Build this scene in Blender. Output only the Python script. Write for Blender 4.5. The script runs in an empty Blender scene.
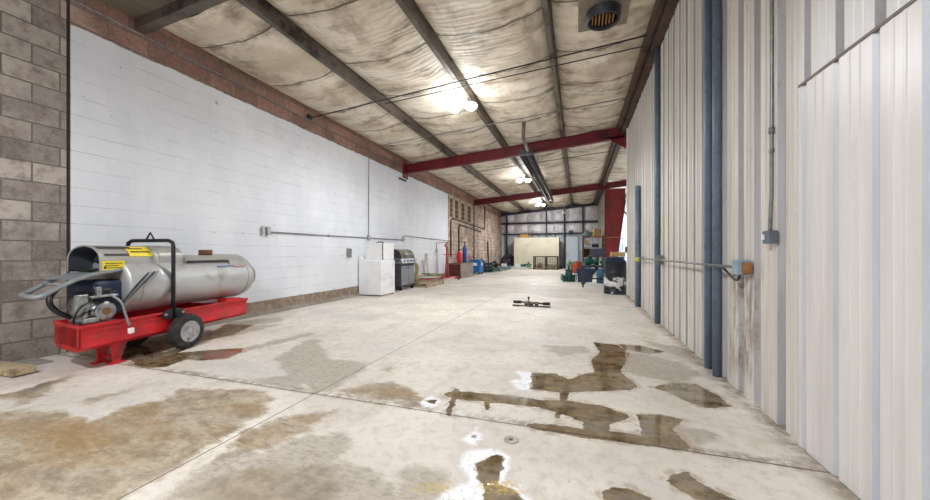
import bpy, bmesh, math, random
import numpy as np
from mathutils import Vector, Matrix, Euler
random.seed(7)
SC = bpy.context.scene
COL = SC.collection
PI = math.pi
# ------------------------------------------------------------------ camera frame
FPX, UC, VC, CH = 348.0, 465.0, 252.5, 1.10
TH = math.atan(113/FPX); CT, ST = math.cos(TH), math.sin(TH)
def gp(u, v, z=0.0):
    """pixel of a photographed floor mark -> point on the floor"""
    d = FPX*(CH-z)/(v-VC); o = (u-UC)/FPX
    return (d*(-ST+o*CT), d*(CT+o*ST))
# ------------------------------------------------------------------ materials
MATS = {}
def newmat(name):
    m = bpy.data.materials.new(name); m.use_nodes = True
    nt = m.node_tree; nt.nodes.clear()
    out = nt.nodes.new('ShaderNodeOutputMaterial'); b = nt.nodes.new('ShaderNodeBsdfPrincipled')
    nt.links.new(b.outputs[0], out.inputs[0])
    MATS[name] = m
    return m, nt, b
class N:
    def __init__(s, nt): s.nt = nt
    def n(s, t, **k):
        x = s.nt.nodes.new(t)
        for a, b in k.items(): setattr(x, a, b)
        return x
    def put(s, sock, v):
        if isinstance(v, bpy.types.NodeSocket): s.nt.links.new(v, sock)
        elif v is not None:
            if isinstance(v, (tuple, list)) and len(v) == 3 and sock.type == 'RGBA': v = (*v, 1)
            sock.default_value = v
    def math(s, op, a, b=None, c=None, clamp=False):
        x = s.n('ShaderNodeMath', operation=op, use_clamp=clamp)
        s.put(x.inputs[0], a); s.put(x.inputs[1], b)
        if c is not None: s.put(x.inputs[2], c)
        return x.outputs[0]
    def mix(s, f, a, b, bt='MIX'):
        x = s.n('ShaderNodeMix', data_type='RGBA', blend_type=bt)
        s.put(x.inputs[0], f); s.put(x.inputs[6], a); s.put(x.inputs[7], b)
        return x.outputs[2]
    def noise(s, vec, scale, detail=4, rough=.55, dist=0):
        x = s.n('ShaderNodeTexNoise'); s.put(x.inputs['Vector'], vec)
        x.inputs['Scale'].default_value = scale; x.inputs['Detail'].default_value = detail
        x.inputs['Roughness'].default_value = rough; x.inputs['Distortion'].default_value = dist
        return x.outputs['Fac']
    def map(s, v, a, b, c=0., d=1., smooth=True):
        x = s.n('ShaderNodeMapRange', interpolation_type='SMOOTHSTEP' if smooth else 'LINEAR')
        s.put(x.inputs[0], v)
        for i, q in enumerate((a, b, c, d)): s.put(x.inputs[i+1], q)
        return x.outputs[0]
    def coord(s, kind='Object', sc=(1,1,1), loc=(0,0,0), rot=(0,0,0)):
        t = s.n('ShaderNodeTexCoord'); m = s.n('ShaderNodeMapping')
        s.nt.links.new(t.outputs[kind], m.inputs[0])
        m.inputs['Scale'].default_value = sc; m.inputs['Location'].default_value = loc; m.inputs['Rotation'].default_value = rot
        return m.outputs[0]
    def xyz(s):
        g = s.n('ShaderNodeNewGeometry'); x = s.n('ShaderNodeSeparateXYZ')
        s.nt.links.new(g.outputs['Position'], x.inputs[0]); return x.outputs
    def bump(s, h, st, dist=.01):
        x = s.n('ShaderNodeBump'); s.put(x.inputs['Height'], h)
        x.inputs['Strength'].default_value = st; x.inputs['Distance'].default_value = dist
        return x.outputs[0]
def c(r, g, b):
    f = lambda v: (v/255/12.92) if v/255 <= .04045 else ((v/255+.055)/1.055)**2.4
    return (f(r), f(g), f(b), 1)
def mat(name, col, rough=.5, metal=0., var=.25, vs=6., dirt=None, ds=3., bump=0., bs=40.):
    """painted / plain surface with procedural colour variation, optional dirt"""
    if name in MATS: return MATS[name]
    m, nt, b = newmat(name); k = N(nt)
    co = k.coord()
    n1 = k.noise(co, vs, 5)
    dark = tuple(v*(1-var) for v in col[:3]); lite = tuple(min(1, v*(1+var*.6)) for v in col[:3])
    cc = k.mix(k.map(n1, .3, .7), dark, lite)
    if dirt:
        n2 = k.noise(co, ds, 6, .65)
        cc = k.mix(k.map(n2, .52, .68), cc, dirt)
    k.put(b.inputs['Base Color'], cc)
    k.put(b.inputs['Roughness'], k.map(n1, .2, .8, max(0, rough-.08), min(1, rough+.08)))
    b.inputs['Metallic'].default_value = metal
    if bump: k.put(b.inputs['Normal'], k.bump(k.noise(co, bs, 4), bump))
    return m
def emit(name, col, s):
    m, nt, b = newmat(name)
    b.inputs['Base Color'].default_value = (1,1,1,1)
    b.inputs['Emission Color'].default_value = col; b.inputs['Emission Strength'].default_value = s
    return m
# simple materials
RED = mat('red_paint', c(205,32,42), .38, 0, .25, 5, c(150,60,55), 4)
REDD = mat('dark_red_paint', c(112,22,36), .5, 0, .3, 3, c(60,20,24), 2.5)
REDC = mat('column_red_paint', c(128,28,36), .5, 0, .3, 2, c(95,40,40), 2.5)
STEEL = mat('stainless_steel', c(186,187,188), .4, .45, .1, 2.5, c(158,152,142), 2.2)
STEELD = mat('dull_sheet_steel', c(172,171,166), .5, .3, .15, 4, c(130,124,114), 4)
BLACK = mat('black_paint', c(26,27,31), .45, 0, .3)
RUBBER = mat('rubber', c(42,41,42), .8, 0, .4, 20, c(80,76,72), 8)
GREYP = mat('grey_painted_tube', c(140,146,150), .45, .2, .2, 8)
RIM = mat('wheel_rim_paint', c(176,178,178), .35, .5, .2, 12, c(90,88,85), 10)
YELLOW = mat('yellow_sticker', c(240,215,40), .5, 0, .1)
PAPER = mat('white_sticker', c(230,230,232), .6, 0, .05)
WHITE = mat('white_enamel', c(236,237,240), .3, 0, .03, 3)
WHITEP = mat('white_plastic', c(234,234,234), .45, 0, .03)
GALV = mat('galvanised_steel', c(140,142,142), .42, .6, .25, 14)
DKSTEEL = mat('dark_steel', c(66,68,76), .5, .5, .4, 8, c(40,34,30), 6)
PURLIN = mat('purlin_steel', c(112,102,94), .5, .45, .35, 2.5, c(50,40,34), 2)
RUSTY = mat('rusty_channel', c(84,66,54), .65, .3, .45, 5, c(52,32,22), 3)
GALVL = mat('pale_galvanised_steel', c(178,180,182), .45, .4, .15, 14)
CONC = mat('bare_concrete', c(150,142,132), .85, 0, .25, 6, c(110,100,90), 3, .3)
BLUEPIPE = mat('blue_grey_pipe', c(104,122,142), .45, .0, .2, 5, c(60,70,84), 3)
BROWNCAP = mat('rusty_brown', c(122,84,58), .7, .2, .3, 10)
ALU = mat('cast_aluminium', c(165,168,170), .35, .8, .25, 20, c(90,90,92), 15)
GREEN = mat('machine_green', c(26,88,76), .4, 0, .3, 10, c(20,50,46), 8)
LGREEN = mat('pale_green', c(128,158,138), .45, 0, .25, 8)
BLUE = mat('machine_blue', c(28,110,180), .45, 0, .2, 6)
DBLUE = mat('cylinder_blue', c(30,72,140), .4, 0, .2, 6)
NAVY = mat('navy_plastic', c(40,52,78), .55, 0, .3, 8)
SLATE = mat('slate_plastic', c(70,78,92), .55, 0, .3, 8)
WOOD = mat('weathered_wood', c(188,170,140), .75, 0, .3, 7, c(110,92,70), 4, .3)
PLY = mat('pale_panel', c(214,207,186), .6, 0, .06, 1.5, c(200,188,158), 1.2)
OCHRE = mat('ochre_card', c(190,140,70), .75, 0, .2, 8)
ORANGE = mat('orange_red_paint', c(190,88,60), .55, 0, .25, 8)
TEAL = mat('teal_fabric', c(120,150,150), .85, 0, .35, 14)
TAN = mat('tan_card', c(186,152,98), .8, 0, .2, 8)
BRASSY = mat('brown_hose', c(112,94,66), .6, .1, .35, 25)
LIMEY = mat('olive_hose', c(150,152,110), .7, 0, .3, 20)
GRIME = mat('grimy_metal', c(104,98,88), .6, .4, .4, 20)
GREYCAB = mat('grey_grill_door', c(142,144,150), .4, .4, .12, 5)
GRILLHOOD = mat('grill_hood_metal', c(142,134,124), .42, .5, .3, 10, c(90,80,72), 7)
DARKRED = mat('rust_red_plate', c(92,40,38), .7, 0, .35, 8, c(50,30,28), 5)
TARP = mat('blue_white_tarp', c(150,176,200), .6, 0, .35, 6)
GLOW = mat('brass_burner', c(150,112,52), .35, .7, .3, 12)
BAYWHITE = mat('bay_wall_white', c(228,234,238), .6, 0, .06, 2)
FLUE = mat('grey_flue', c(120,112,104), .45, .6, .3, 9)
LABELT = mat('label_ink', c(60,60,50), .6, 0, .1)
LAMP = emit('lamp_lens', (1,.99,.97,1), 14)
BAYFILL = emit('bay_fill_tube', (.85,.93,1,1), 6)  # glow of the tubes added to brighten the bay

def wall_block_mat():
    m, nt, b = newmat('block_wall'); k = N(nt)
    x, y, z = k.xyz()
    cb = k.n('ShaderNodeCombineXYZ'); k.put(cb.inputs[0], y); k.put(cb.inputs[1], z)
    g = k.n('ShaderNodeNewGeometry')
    def brick(msz, sm):
        br = k.n('ShaderNodeTexBrick'); br.offset = .5
        k.put(br.inputs['Vector'], cb.outputs[0])
        br.inputs['Scale'].default_value = 1
        br.inputs['Brick Width'].default_value = .4064; br.inputs['Row Height'].default_value = .2032
        br.inputs['Mortar Size'].default_value = msz; br.inputs['Mortar Smooth'].default_value = sm
        br.inputs['Color1'].default_value = (0,0,0,1); br.inputs['Color2'].default_value = (1,1,1,1)
        br.inputs['Mortar'].default_value = (.5,.5,.5,1); br.inputs['Bias'].default_value = 0
        return br
    br = brick(.008, .3)
    sep = k.n('ShaderNodeSeparateColor'); k.put(sep.inputs[0], br.outputs['Color']); rnd = sep.outputs[0]
    fac = br.outputs['Fac']
    n1 = k.noise(g.outputs['Position'], 9, 6, .65); n2 = k.noise(g.outputs['Position'], 1.3, 4)
    # bare block: grey-tan near, redder high up, sooty by patches
    grey = k.mix(k.map(rnd, .1, .9), c(140,131,124), c(182,172,164))
    redd = k.mix(k.map(rnd, .0, 1.), c(132,96,84), c(166,124,108))
    far_ = k.mix(k.map(rnd, .0, 1.), c(190,164,148), c(216,194,176))
    hi = k.map(z, 3.5, 3.75)
    bare = k.mix(k.map(y, 13.8, 14.3), k.mix(k.math('MULTIPLY', hi, k.map(y, 2.0, 2.6)), grey, redd), k.mix(hi, far_, redd))
    bare = k.mix(k.map(n1, .42, .7, 0, .6), bare, c(98,84,78))
    bare = k.mix(k.math('MULTIPLY', k.map(n2, .5, .62), .4), bare, c(80,68,64))
    bare = k.mix(fac, bare, c(106,97,91))
    bare = k.mix(k.map(k.noise(g.outputs['Position'], 42, 4, .7), .45, .7, 0, .22), bare, c(196,186,176))
    # painted zone
    n3 = k.noise(k.coord(sc=(1,1,.6)), 1.2, 6, .65)
    paint = k.mix(k.map(n3, .3, .75), c(214,218,226), c(230,233,239))
    chip = k.map(k.noise(g.outputs['Position'], 5.5, 3, .75), .715, .73)
    paint = k.mix(chip, paint, c(150,140,120))
    # bed joints show as thin grey lines, uprights hardly
    fz = k.math('FRACT', k.math('DIVIDE', z, .2032))
    dz = k.math('ABSOLUTE', k.math('SUBTRACT', fz, .5))
    wv = k.math('ADD', .484, k.math('MULTIPLY', k.noise(g.outputs['Position'], 2.5, 2), .024))
    bed = k.math('GREATER_THAN', dz, wv)
    paint = k.mix(k.math('MULTIPLY', bed, k.map(k.noise(k.coord(sc=(1,.4,2)), 3, 3), .3, .6, .25, .95)), paint, c(96,98,104))
    paint = k.mix(k.math('MULTIPLY', fac, .04), paint, c(140,140,142))
    edge = k.math('MULTIPLY', k.math('SUBTRACT', k.noise(g.outputs['Position'], 4, 4), .5), .07)
    zz = k.math('ADD', z, edge)
    inz = k.math('MULTIPLY', k.map(zz, .235, .245), k.map(zz, 3.640, 3.625))
    iny = k.math('MULTIPLY', k.map(k.math('ADD', y, k.math('MULTIPLY', edge, .15)), 2.315, 2.325), k.map(y, 14.1, 14.07))
    pm = k.math('MULTIPLY', inz, iny)
    # scuffs of missing paint in the bottom course
    base = k.mix(pm, bare, paint)
    seam = k.math('LESS_THAN', k.math('ABSOLUTE', k.math('SUBTRACT', y, 2.30)), .014)
    base = k.mix(seam, base, c(40,36,34))
    low = k.math('MULTIPLY', k.math('LESS_THAN', z, .24), k.math('MULTIPLY', k.math('GREATER_THAN', y, 2.3), k.math('LESS_THAN', y, 14.1)))
    base = k.mix(low, base, k.mix(k.map(n1, .35, .65), c(128,112,98), c(160,144,128)))
    k.put(b.inputs['Base Color'], base)
    k.put(b.inputs['Roughness'], k.mix(pm, (.9,.9,.9,1), (.5,.5,.5,1)))
    h = k.math('SUBTRACT', k.math('MULTIPLY', n1, .5), k.math('MULTIPLY', fac, k.mix(pm, (1.2,)*3, (.12,)*3)))
    k.put(b.inputs['Normal'], k.bump(h, .6, .008))
    return m
def insulation_mat(name='roof_insulation', a=c(204,191,170), bb=c(236,227,212)):
    m, nt, b = newmat(name); k = N(nt)
    x, y, z = k.xyz()
    n1 = k.noise(k.coord(sc=(.35,1,1)), 2.4, 6, .62, .4); n2 = k.noise(k.coord(), .8, 3)
    cc = k.mix(k.map(n1, .3, .7), a, bb)
    cc = k.mix(k.map(n2, .5, .75, 0, .4), cc, c(172,156,124))
    n3 = k.noise(k.coord(sc=(.6,1.2,1)), 1.9, 6, .66)
    cc = k.mix(k.map(n3, .50, .68, 0, .75), cc, c(122,104,78))
    n4 = k.noise(k.coord(sc=(1.2,.5,1), loc=(5,5,0)), 1.5, 7, .7); cc = k.mix(k.map(n4, .5, .68, 0, .6), cc, c(150,134,108))
    # taped seams every 1.22 m with small tears
    f = k.math('ABSOLUTE', k.math('SUBTRACT', k.math('FRACT', k.math('DIVIDE', k.math('ADD', y, .01), 1.22)), .0))
    f = k.math('MINIMUM', f, k.math('SUBTRACT', 1, f))
    sm = k.math('MAXIMUM', k.map(f, .008, .02, 1, 0), k.math('MULTIPLY', k.map(f, .02, .09, 1, 0), k.map(k.noise(k.coord(sc=(1,1,1)), 5, 5, .7), .42, .62, 0, .7)))
    cc = k.mix(k.math('MULTIPLY', sm, .9), cc, c(78,66,50))
    tear = k.map(k.noise(k.coord(sc=(1,1.6,1)), 4.2, 3, .85), .715, .73)
    cc = k.mix(tear, cc, c(60,48,38))
    k.put(b.inputs['Base Color'], cc); b.inputs['Roughness'].default_value = .62
    w = k.n('ShaderNodeTexWave', wave_type='BANDS', bands_direction='Y'); k.put(w.inputs['Vector'], k.coord(sc=(.25,1,1)))
    w.inputs['Scale'].default_value = 3.2; w.inputs['Distortion'].default_value = 9; w.inputs['Detail'].default_value = 3; w.inputs['Detail Scale'].default_value = 1.2
    hh = k.math('ADD', k.math('MULTIPLY', w.outputs['Fac'], .6), k.noise(k.coord(sc=(.5,1.6,1)), 7, 4))
    k.put(b.inputs['Normal'], k.bump(hh, .34, .03))
    return m
def panel_mat(name, a, bb, dirtc, rough=.42, metal=.0, streak=.5):
    m, nt, b = newmat(name); k = N(nt)
    x, y, z = k.xyz()
    n1 = k.noise(k.coord(sc=(1,9,.5)), 1.0, 5, .6); n2 = k.noise(k.coord(sc=(1,5,1.1)), 2.2, 6, .7)
    cc = k.mix(k.map(n1, .3, .7), a, bb)
    cc = k.mix(k.map(n2, .56, .72, 0, streak), cc, dirtc)
    if name == 'wall_panel_cream': cc = k.mix(k.math('MULTIPLY', k.map(y, 2.6, 2.3), .8), cc, c(220,220,222))
    # rust-brown grime on one panel under the outlet
    gy = k.math('ABSOLUTE', k.math('SUBTRACT', y, 3.25)); 
    gm = k.math('MULTIPLY', k.map(gy, .12, .38, 1, 0), k.math('MULTIPLY', k.map(z, .05, .3), k.map(z, .75, 1.1, 1, 0)))
    gm = k.math('MULTIPLY', gm, k.map(k.noise(k.coord(sc=(1,8,1.5)), 3, 5, .7), .38, .66))
    cc = k.mix(k.math('MULTIPLY', gm, .75), cc, c(110,88,66))
    # yellow paint dab
    dy = k.math('DIVIDE', k.math('SUBTRACT', y, 5.75), .13); dz = k.math('DIVIDE', k.math('SUBTRACT', z, 1.42), .3)
    dd = k.math('ADD', k.math('MULTIPLY', dy, dy), k.math('MULTIPLY', dz, dz))
    dm = k.math('MULTIPLY', k.map(dd, .3, 1, 1, 0), k.map(k.noise(k.coord(sc=(1,1,.4)), 9, 3), .45, .6))
    cc = k.mix(k.math('MULTIPLY', dm, .6), cc, c(236,222,60))
    k.put(b.inputs['Base Color'], cc); b.inputs['Roughness'].default_value = rough; b.inputs['Metallic'].default_value = metal
    k.put(b.inputs['Normal'], k.bump(k.noise(k.coord(sc=(1,2,.5)), 5, 3), .15, .01))
    return m
def foil_mat():
    m, nt, b = newmat('foil_insulation'); k = N(nt)
    n1 = k.noise(k.coord(sc=(1,1,.6)), 3, 6, .7, 1.0)
    cc = k.mix(k.map(n1, .3, .7), c(196,194,202), c(246,246,250))
    k.put(b.inputs['Base Color'], cc); b.inputs['Roughness'].default_value = .4; b.inputs['Metallic'].default_value = .35
    k.put(b.inputs['Normal'], k.bump(n1, .8, .06))
    return m
def floor_mat():
    m, nt, b = newmat('concrete_floor'); k = N(nt)
    x, y, z = k.xyz(); pos = k.coord()
    def att(nm):
        a = k.n('ShaderNodeAttribute'); a.attribute_name = nm; return a.outputs['Fac']
    na = k.noise(pos, 1.1, 5, .6); nb = k.noise(pos, 14, 6, .65); nc = k.noise(pos, 60, 4, .6)
    cc = k.mix(k.map(na, .3, .7), c(206,198,189), c(231,224,215))
    cc = k.mix(k.map(nb, .46, .7, 0, .42), cc, c(178,169,156))
    cc = k.mix(k.map(k.noise(k.coord(sc=(1,.7,1), loc=(7,2,0)), 2.6, 8, .75), .5, .66, 0, .5), cc, c(184,170,152))
    cc = k.mix(k.map(nc, .55, .75, 0, .3), cc, c(150,142,132))
    cool = k.noise(k.coord(sc=(.5,1,1), loc=(3,1,0)), .9, 4, .6)
    cc = k.mix(k.map(cool, .52, .66, 0, .45), cc, c(188,188,188))
    # light scuffs
    cc = k.mix(k.map(k.noise(k.coord(sc=(.5,2.5,1), rot=(0,0,.35)), 4, 5, .7), .62, .74, 0, .35), cc, c(150,142,130))
    # small dark specks
    cc = k.mix(k.map(k.noise(pos, 9, 4, .7), .70, .72, 0, .8), cc, c(86,78,68))
    # noise that roughens the outlines
    e1 = k.math('MULTIPLY', k.math('SUBTRACT', k.noise(k.coord(sc=(.7,1.3,1), rot=(0,0,.5)), 5, 8, .72), .5), .26)
    e2 = k.math('MULTIPLY', k.math('SUBTRACT', k.noise(k.coord(sc=(1,1.6,1)), 11, 8, .7), .5), .085)
    damp = k.map(k.math('ADD', att('damp'), k.math('MULTIPLY', e1, 1.5)), -.03, .05)
    dn = k.noise(k.coord(sc=(1,1.5,1), rot=(0,0,.5)), 5, 6, .7); dn2 = k.noise(k.coord(sc=(.35,1.6,1), rot=(0,0,-.45)), 3.2, 5, .65)
    dcol = k.mix(k.map(dn, .36, .62), c(138,122,98), c(184,170,148))
    gr2 = k.noise(k.coord(sc=(.8,1.8,1), rot=(0,0,.5)), 22, 6, .75)
    dcol = k.mix(k.map(dn2, .5, .62, 0, .75), dcol, c(176,166,150))
    gold = k.noise(k.coord(sc=(.5,1.2,1), rot=(0,0,-.3), loc=(1,4,0)), 1.6, 5, .6)
    dcol = k.mix(k.map(gold, .46, .6, 0, .65), dcol, c(150,118,66))
    dcol = k.mix(k.map(gr2, .48, .66, 0, .55), dcol, c(112,100,82))
    dcol = k.mix(k.map(gr2, .46, .3, 0, .5), dcol, c(206,196,180))
    dk = k.map(k.math('ADD', att('dark'), k.math('MULTIPLY', e1, .8)), -.06, .07)
    dcol = k.mix(k.math('MULTIPLY', dk, .75), dcol, c(92,80,60))
    cc = k.mix(k.math('MULTIPLY', damp, k.map(na, .25, .6, .8, .97)), cc, dcol)
    gr = k.map(k.math('ADD', att('grey'), k.math('MULTIPLY', e1, 1.2)), -.03, .05)
    cc = k.mix(k.math('MULTIPLY', gr, k.map(gr2, .35, .6, .95, .55)), cc, k.mix(k.map(nb, .3, .7), c(140,130,116), c(178,168,152)))
    ps = k.math('ADD', att('puddle'), e2)
    ring = k.math('MULTIPLY', k.map(ps, -.045, -.015), k.map(ps, .0, -.01))
    cc = k.mix(k.math('MULTIPLY', ring, k.map(nb, .4, .6, 0, .6)), cc, c(160,136,104))
    pud = k.map(ps, -.006, .008)
    pcol = k.mix(k.map(k.noise(pos, 7, 8, .75), .36, .64), c(88,70,42), c(150,130,98))
    pcol = k.mix(k.map(nc, .5, .7, 0, .4), pcol, c(70,58,40))
    pcol = k.mix(k.map(dn2, .46, .6, 0, .75), pcol, c(138,130,118))
    cc = k.mix(pud, cc, pcol)
    ws = k.math('ADD', att('salt_glare'), e2)
    wm = k.map(ws, -.03, .015); wn = k.map(k.noise(pos, 30, 6, .8), .36, .5)
    outp = k.math('SUBTRACT', 1, pud)
    wm = k.math('MULTIPLY', k.math('MULTIPLY', wm, outp), k.math('MAXIMUM', wn, k.map(ps, -.04, -.012, 0, .8)))
    cc = k.mix(k.math('MULTIPLY', wm, .96), cc, c(248,250,255))
    # yellow crystals
    yd = k.math('MULTIPLY', k.map(att('yellow'), -.03, .02), k.map(k.noise(pos, 45, 3, .7), .44, .56))
    cc = k.mix(k.math('MULTIPLY', yd, .8), cc, c(200,170,84))
    # joints
    wob = k.math('MULTIPLY', k.math('SUBTRACT', k.noise(pos, 5, 4, .7), .5), .02)
    j1 = k.math('ABSOLUTE', k.math('ADD', k.math('SUBTRACT', y, 2.215), wob))
    j2 = k.math('ABSOLUTE', k.math('SUBTRACT', x, -1.95))
    j3 = k.math('ABSOLUTE', k.math('SUBTRACT', y, 9.3))
    jj = k.math('MAXIMUM', k.map(j1, .004, .009, 1, 0), k.map(j2, .003, .006, 1, 0))
    jh = k.math('MULTIPLY', k.map(k.math('ABSOLUTE', k.math('SUBTRACT', y, 2.24)), .01, .075, 1, 0), k.map(k.noise(pos, 9, 7, .8), .44, .58))
    cc = k.mix(k.math('MULTIPLY', jh, .7), cc, c(122,104,82))
    cc = k.mix(k.math('MULTIPLY', jj, .8), cc, c(74,62,50))
    wb = k.math('MULTIPLY', k.math('MULTIPLY', k.map(x, 1.03, 1.19), k.math('LESS_THAN', x, 1.3)), k.map(k.noise(pos, 6, 6, .7), .35, .6))
    cc = k.mix(k.math('MULTIPLY', wb, .8), cc, c(112,92,70))
    cc = k.mix(k.map(j3, .003, .012, .35, 0), cc, c(150,142,130))
    k.put(b.inputs['Base Color'], cc)
    r0 = k.map(nb, .3, .7, .5, .7)
    r1 = k.math('ADD', k.math('MULTIPLY', damp, -.14), r0)
    rr = k.mix(pud, k.n('ShaderNodeCombineXYZ').outputs[0], (.04,.04,.04,1))
    mx = k.n('ShaderNodeMix', data_type='FLOAT'); k.put(mx.inputs[0], pud); k.put(mx.inputs[2], r1); k.put(mx.inputs[3], .05)
    k.put(b.inputs['Roughness'], mx.outputs[0])
    k.put(b.inputs['Specular IOR Level'], k.map(pud, 0, 1, .4, .85))
    hgt = k.math('SUBTRACT', k.math('MULTIPLY', k.math('ADD', nb, k.math('MULTIPLY', nc, .4)), k.math('MULTIPLY', outp, .6)), k.math('MULTIPLY', jj, 2))
    k.put(b.inputs['Normal'], k.bump(hgt, .3, .006))
    return m
def drum_mat():
    m, nt, b = newmat('drum_paint'); k = N(nt)
    co = k.coord(); s = k.n('ShaderNodeSeparateXYZ'); k.put(s.inputs[0], co)
    n1 = k.noise(k.coord(sc=(1,1,1.6)), 5, 5, .7)
    zz = k.math('SUBTRACT', 1, k.math('MULTIPLY', k.math('ABSOLUTE', k.math('SUBTRACT', s.outputs[2], .30)), 3.2))
    msk = k.map(k.math('ADD', k.math('MULTIPLY', zz, .35), n1), .74, .77)
    cc = k.mix(msk, c(30,34,44), c(222,222,224))
    k.put(b.inputs['Base Color'], cc); b.inputs['Roughness'].default_value = .3
    return m
WALLM = wall_block_mat(); INS = insulation_mat(); FLOORM = floor_mat(); DRUM = drum_mat(); FOIL = foil_mat()
PANEL = panel_mat('wall_panel_cream', c(194,190,183), c(218,214,207), c(164,156,146))
PANELR = panel_mat('wall_panel_grey_rib', c(164,163,166), c(190,189,192), c(128,122,116))
LINER = panel_mat('liner_panel_white', c(206,202,200), c(222,219,217), c(198,190,184), .36, 0, .4)
LINERR = panel_mat('liner_panel_blue_rib', c(184,186,196), c(202,204,212), c(170,170,178), .36, 0, .4)
FARP = panel_mat('far_wall_panel', c(168,172,182), c(214,216,222), c(96,96,104), .5, .1, .6)
ROOFSHEET = mat('grey_roof_sheet', c(128,118,104), .6, .1, .3, 3, c(96,86,72), 2)
WALLR2 = mat('inner_wall_grey', c(168,164,156), .6, 0, .15, 2, c(120,112,104), 2)

# ------------------------------------------------------------------ mesh helpers
class MB:
    def __init__(s): s.bm = bmesh.new(); s.sm = []
    def box(s, cx, cy, cz, sx, sy, sz, rot=None, bev=0., slot=0):
        r = bmesh.ops.create_cube(s.bm, size=1); vs = r['verts']
        bmesh.ops.scale(s.bm, vec=(sx, sy, sz), verts=vs)
        if bev:
            es = list({e for v in vs for e in v.link_edges})
            rr = bmesh.ops.bevel(s.bm, geom=es, offset=bev, segments=2, affect='EDGES', profile=.5)
            vs = list({v for f in rr['faces'] for v in f.verts} | {v for v in vs if v.is_valid})
        if rot is not None:
            bmesh.ops.rotate(s.bm, cent=(0,0,0), matrix=Euler(rot).to_matrix(), verts=vs)
        bmesh.ops.translate(s.bm, vec=(cx, cy, cz), verts=vs)
        if slot:
            for f in {f for v in vs for f in v.link_faces}: f.material_index = slot
        return s
    def b2(s, x0, x1, y0, y1, z0, z1, bev=0., slot=0):
        return s.box((x0+x1)/2, (y0+y1)/2, (z0+z1)/2, abs(x1-x0), abs(y1-y0), abs(z1-z0), None, bev, slot)
    def ring(s, ctr, ax, r, n, ref=None):
        ax = Vector(ax).normalized(); t = ref or (Vector((0,0,1)) if abs(ax.z) < .95 else Vector((1,0,0)))
        u = ax.cross(t).normalized(); w = ax.cross(u)
        return [s.bm.verts.new(Vector(ctr)+u*math.cos(2*PI*i/n)*r+w*math.sin(2*PI*i/n)*r) for i in range(n)]
    def lathe(s, p0, ax, prof, n=24, cap=True):
        """prof: (distance along axis, radius)"""
        ax = Vector(ax).normalized(); p0 = Vector(p0); rings = []
        for d, r in prof:
            rings.append(s.ring(p0+ax*d, ax, max(r, 1e-4), n))
        for a, b in zip(rings, rings[1:]):
            for i in range(n):
                f = s.bm.faces.new((a[i], a[(i+1)%n], b[(i+1)%n], b[i])); f.smooth = True
        if cap:
            for rr in (rings[0], rings[-1]):
                try: s.bm.faces.new(rr)
                except ValueError: pass
        return s
    def cyl(s, p0, p1, r, n=16, r1=None):
        p0, p1 = Vector(p0), Vector(p1); L = (p1-p0).length
        return s.lathe(p0, p1-p0, [(0, r), (L, r if r1 is None else r1)], n)
    def tube(s, pts, r, n=10, smooth=0, closed=False):
        pts = [Vector(p) for p in pts]
        for _ in range(smooth):
            q = [] if closed else [pts[0]]
            m = len(pts)
            for i in range(m if closed else m-1):
                a, b = pts[i], pts[(i+1)%m]
                q += [a*.75+b*.25, a*.25+b*.75]
            if not closed: q.append(pts[-1])
            pts = q
        m = len(pts); rings = []; ref = None
        for i, p in enumerate(pts):
            a = pts[(i-1)%m] if (closed or i > 0) else p; b = pts[(i+1)%m] if (closed or i < m-1) else p
            d = (b-a).normalized()
            if ref is None:
                ref = Vector((0,0,1)) if abs(d.z) < .9 else Vector((1,0,0))
            u = d.cross(ref)
            if u.length < 1e-3: u = d.cross(Vector((0,1,0)))
            u.normalize(); w = d.cross(u).normalized(); ref = -w if (-w).dot(ref) > 0 else w
            u = d.cross(ref).normalized(); w = d.cross(u)
            rings.append([s.bm.verts.new(p+u*math.cos(2*PI*k/n)*r+w*math.sin(2*PI*k/n)*r) for k in range(n)])
        rng = range(m if closed else m-1)
        for i in rng:
            a, b = rings[i], rings[(i+1)%m]
            for k in range(n):
                f = s.bm.faces.new((a[k], a[(k+1)%n], b[(k+1)%n], b[k])); f.smooth = True
        if not closed:
            s.bm.faces.new(rings[0]); s.bm.faces.new(rings[-1])
        return s
    def torus(s, ctr, ax, R, r, n=28, k=10, sq=1.0):
        ax = Vector(ax).normalized(); t = Vector((0,0,1)) if abs(ax.z) < .9 else Vector((1,0,0))
        u = ax.cross(t).normalized(); w = ax.cross(u); rings = []
        for i in range(n):
            a = 2*PI*i/n; rad = u*math.cos(a)+w*math.sin(a)
            rings.append([s.bm.verts.new(Vector(ctr)+rad*(R+r*math.cos(2*PI*j/k))+ax*r*sq*math.sin(2*PI*j/k)) for j in range(k)])
        for i in range(n):
            a, b = rings[i], rings[(i+1)%n]
            for j in range(k):
                f = s.bm.faces.new((a[j], a[(j+1)%k], b[(j+1)%k], b[j])); f.smooth = True
        return s
    def prism(s, prof, o, u, w, ext, smooth=False, cap=True):
        """closed profile [(a,b)] in the plane o + a*u + b*w, extruded by vector ext"""
        o, u, w, ext = Vector(o), Vector(u), Vector(w), Vector(ext)
        A = [s.bm.verts.new(o+u*a+w*b) for a, b in prof]; B = [s.bm.verts.new(v.co+ext) for v in A]
        n = len(A)
        for i in range(n):
            f = s.bm.faces.new((A[i], A[(i+1)%n], B[(i+1)%n], B[i])); f.smooth = smooth
        if cap: s.bm.faces.new(A); s.bm.faces.new(B)
        return s
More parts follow.
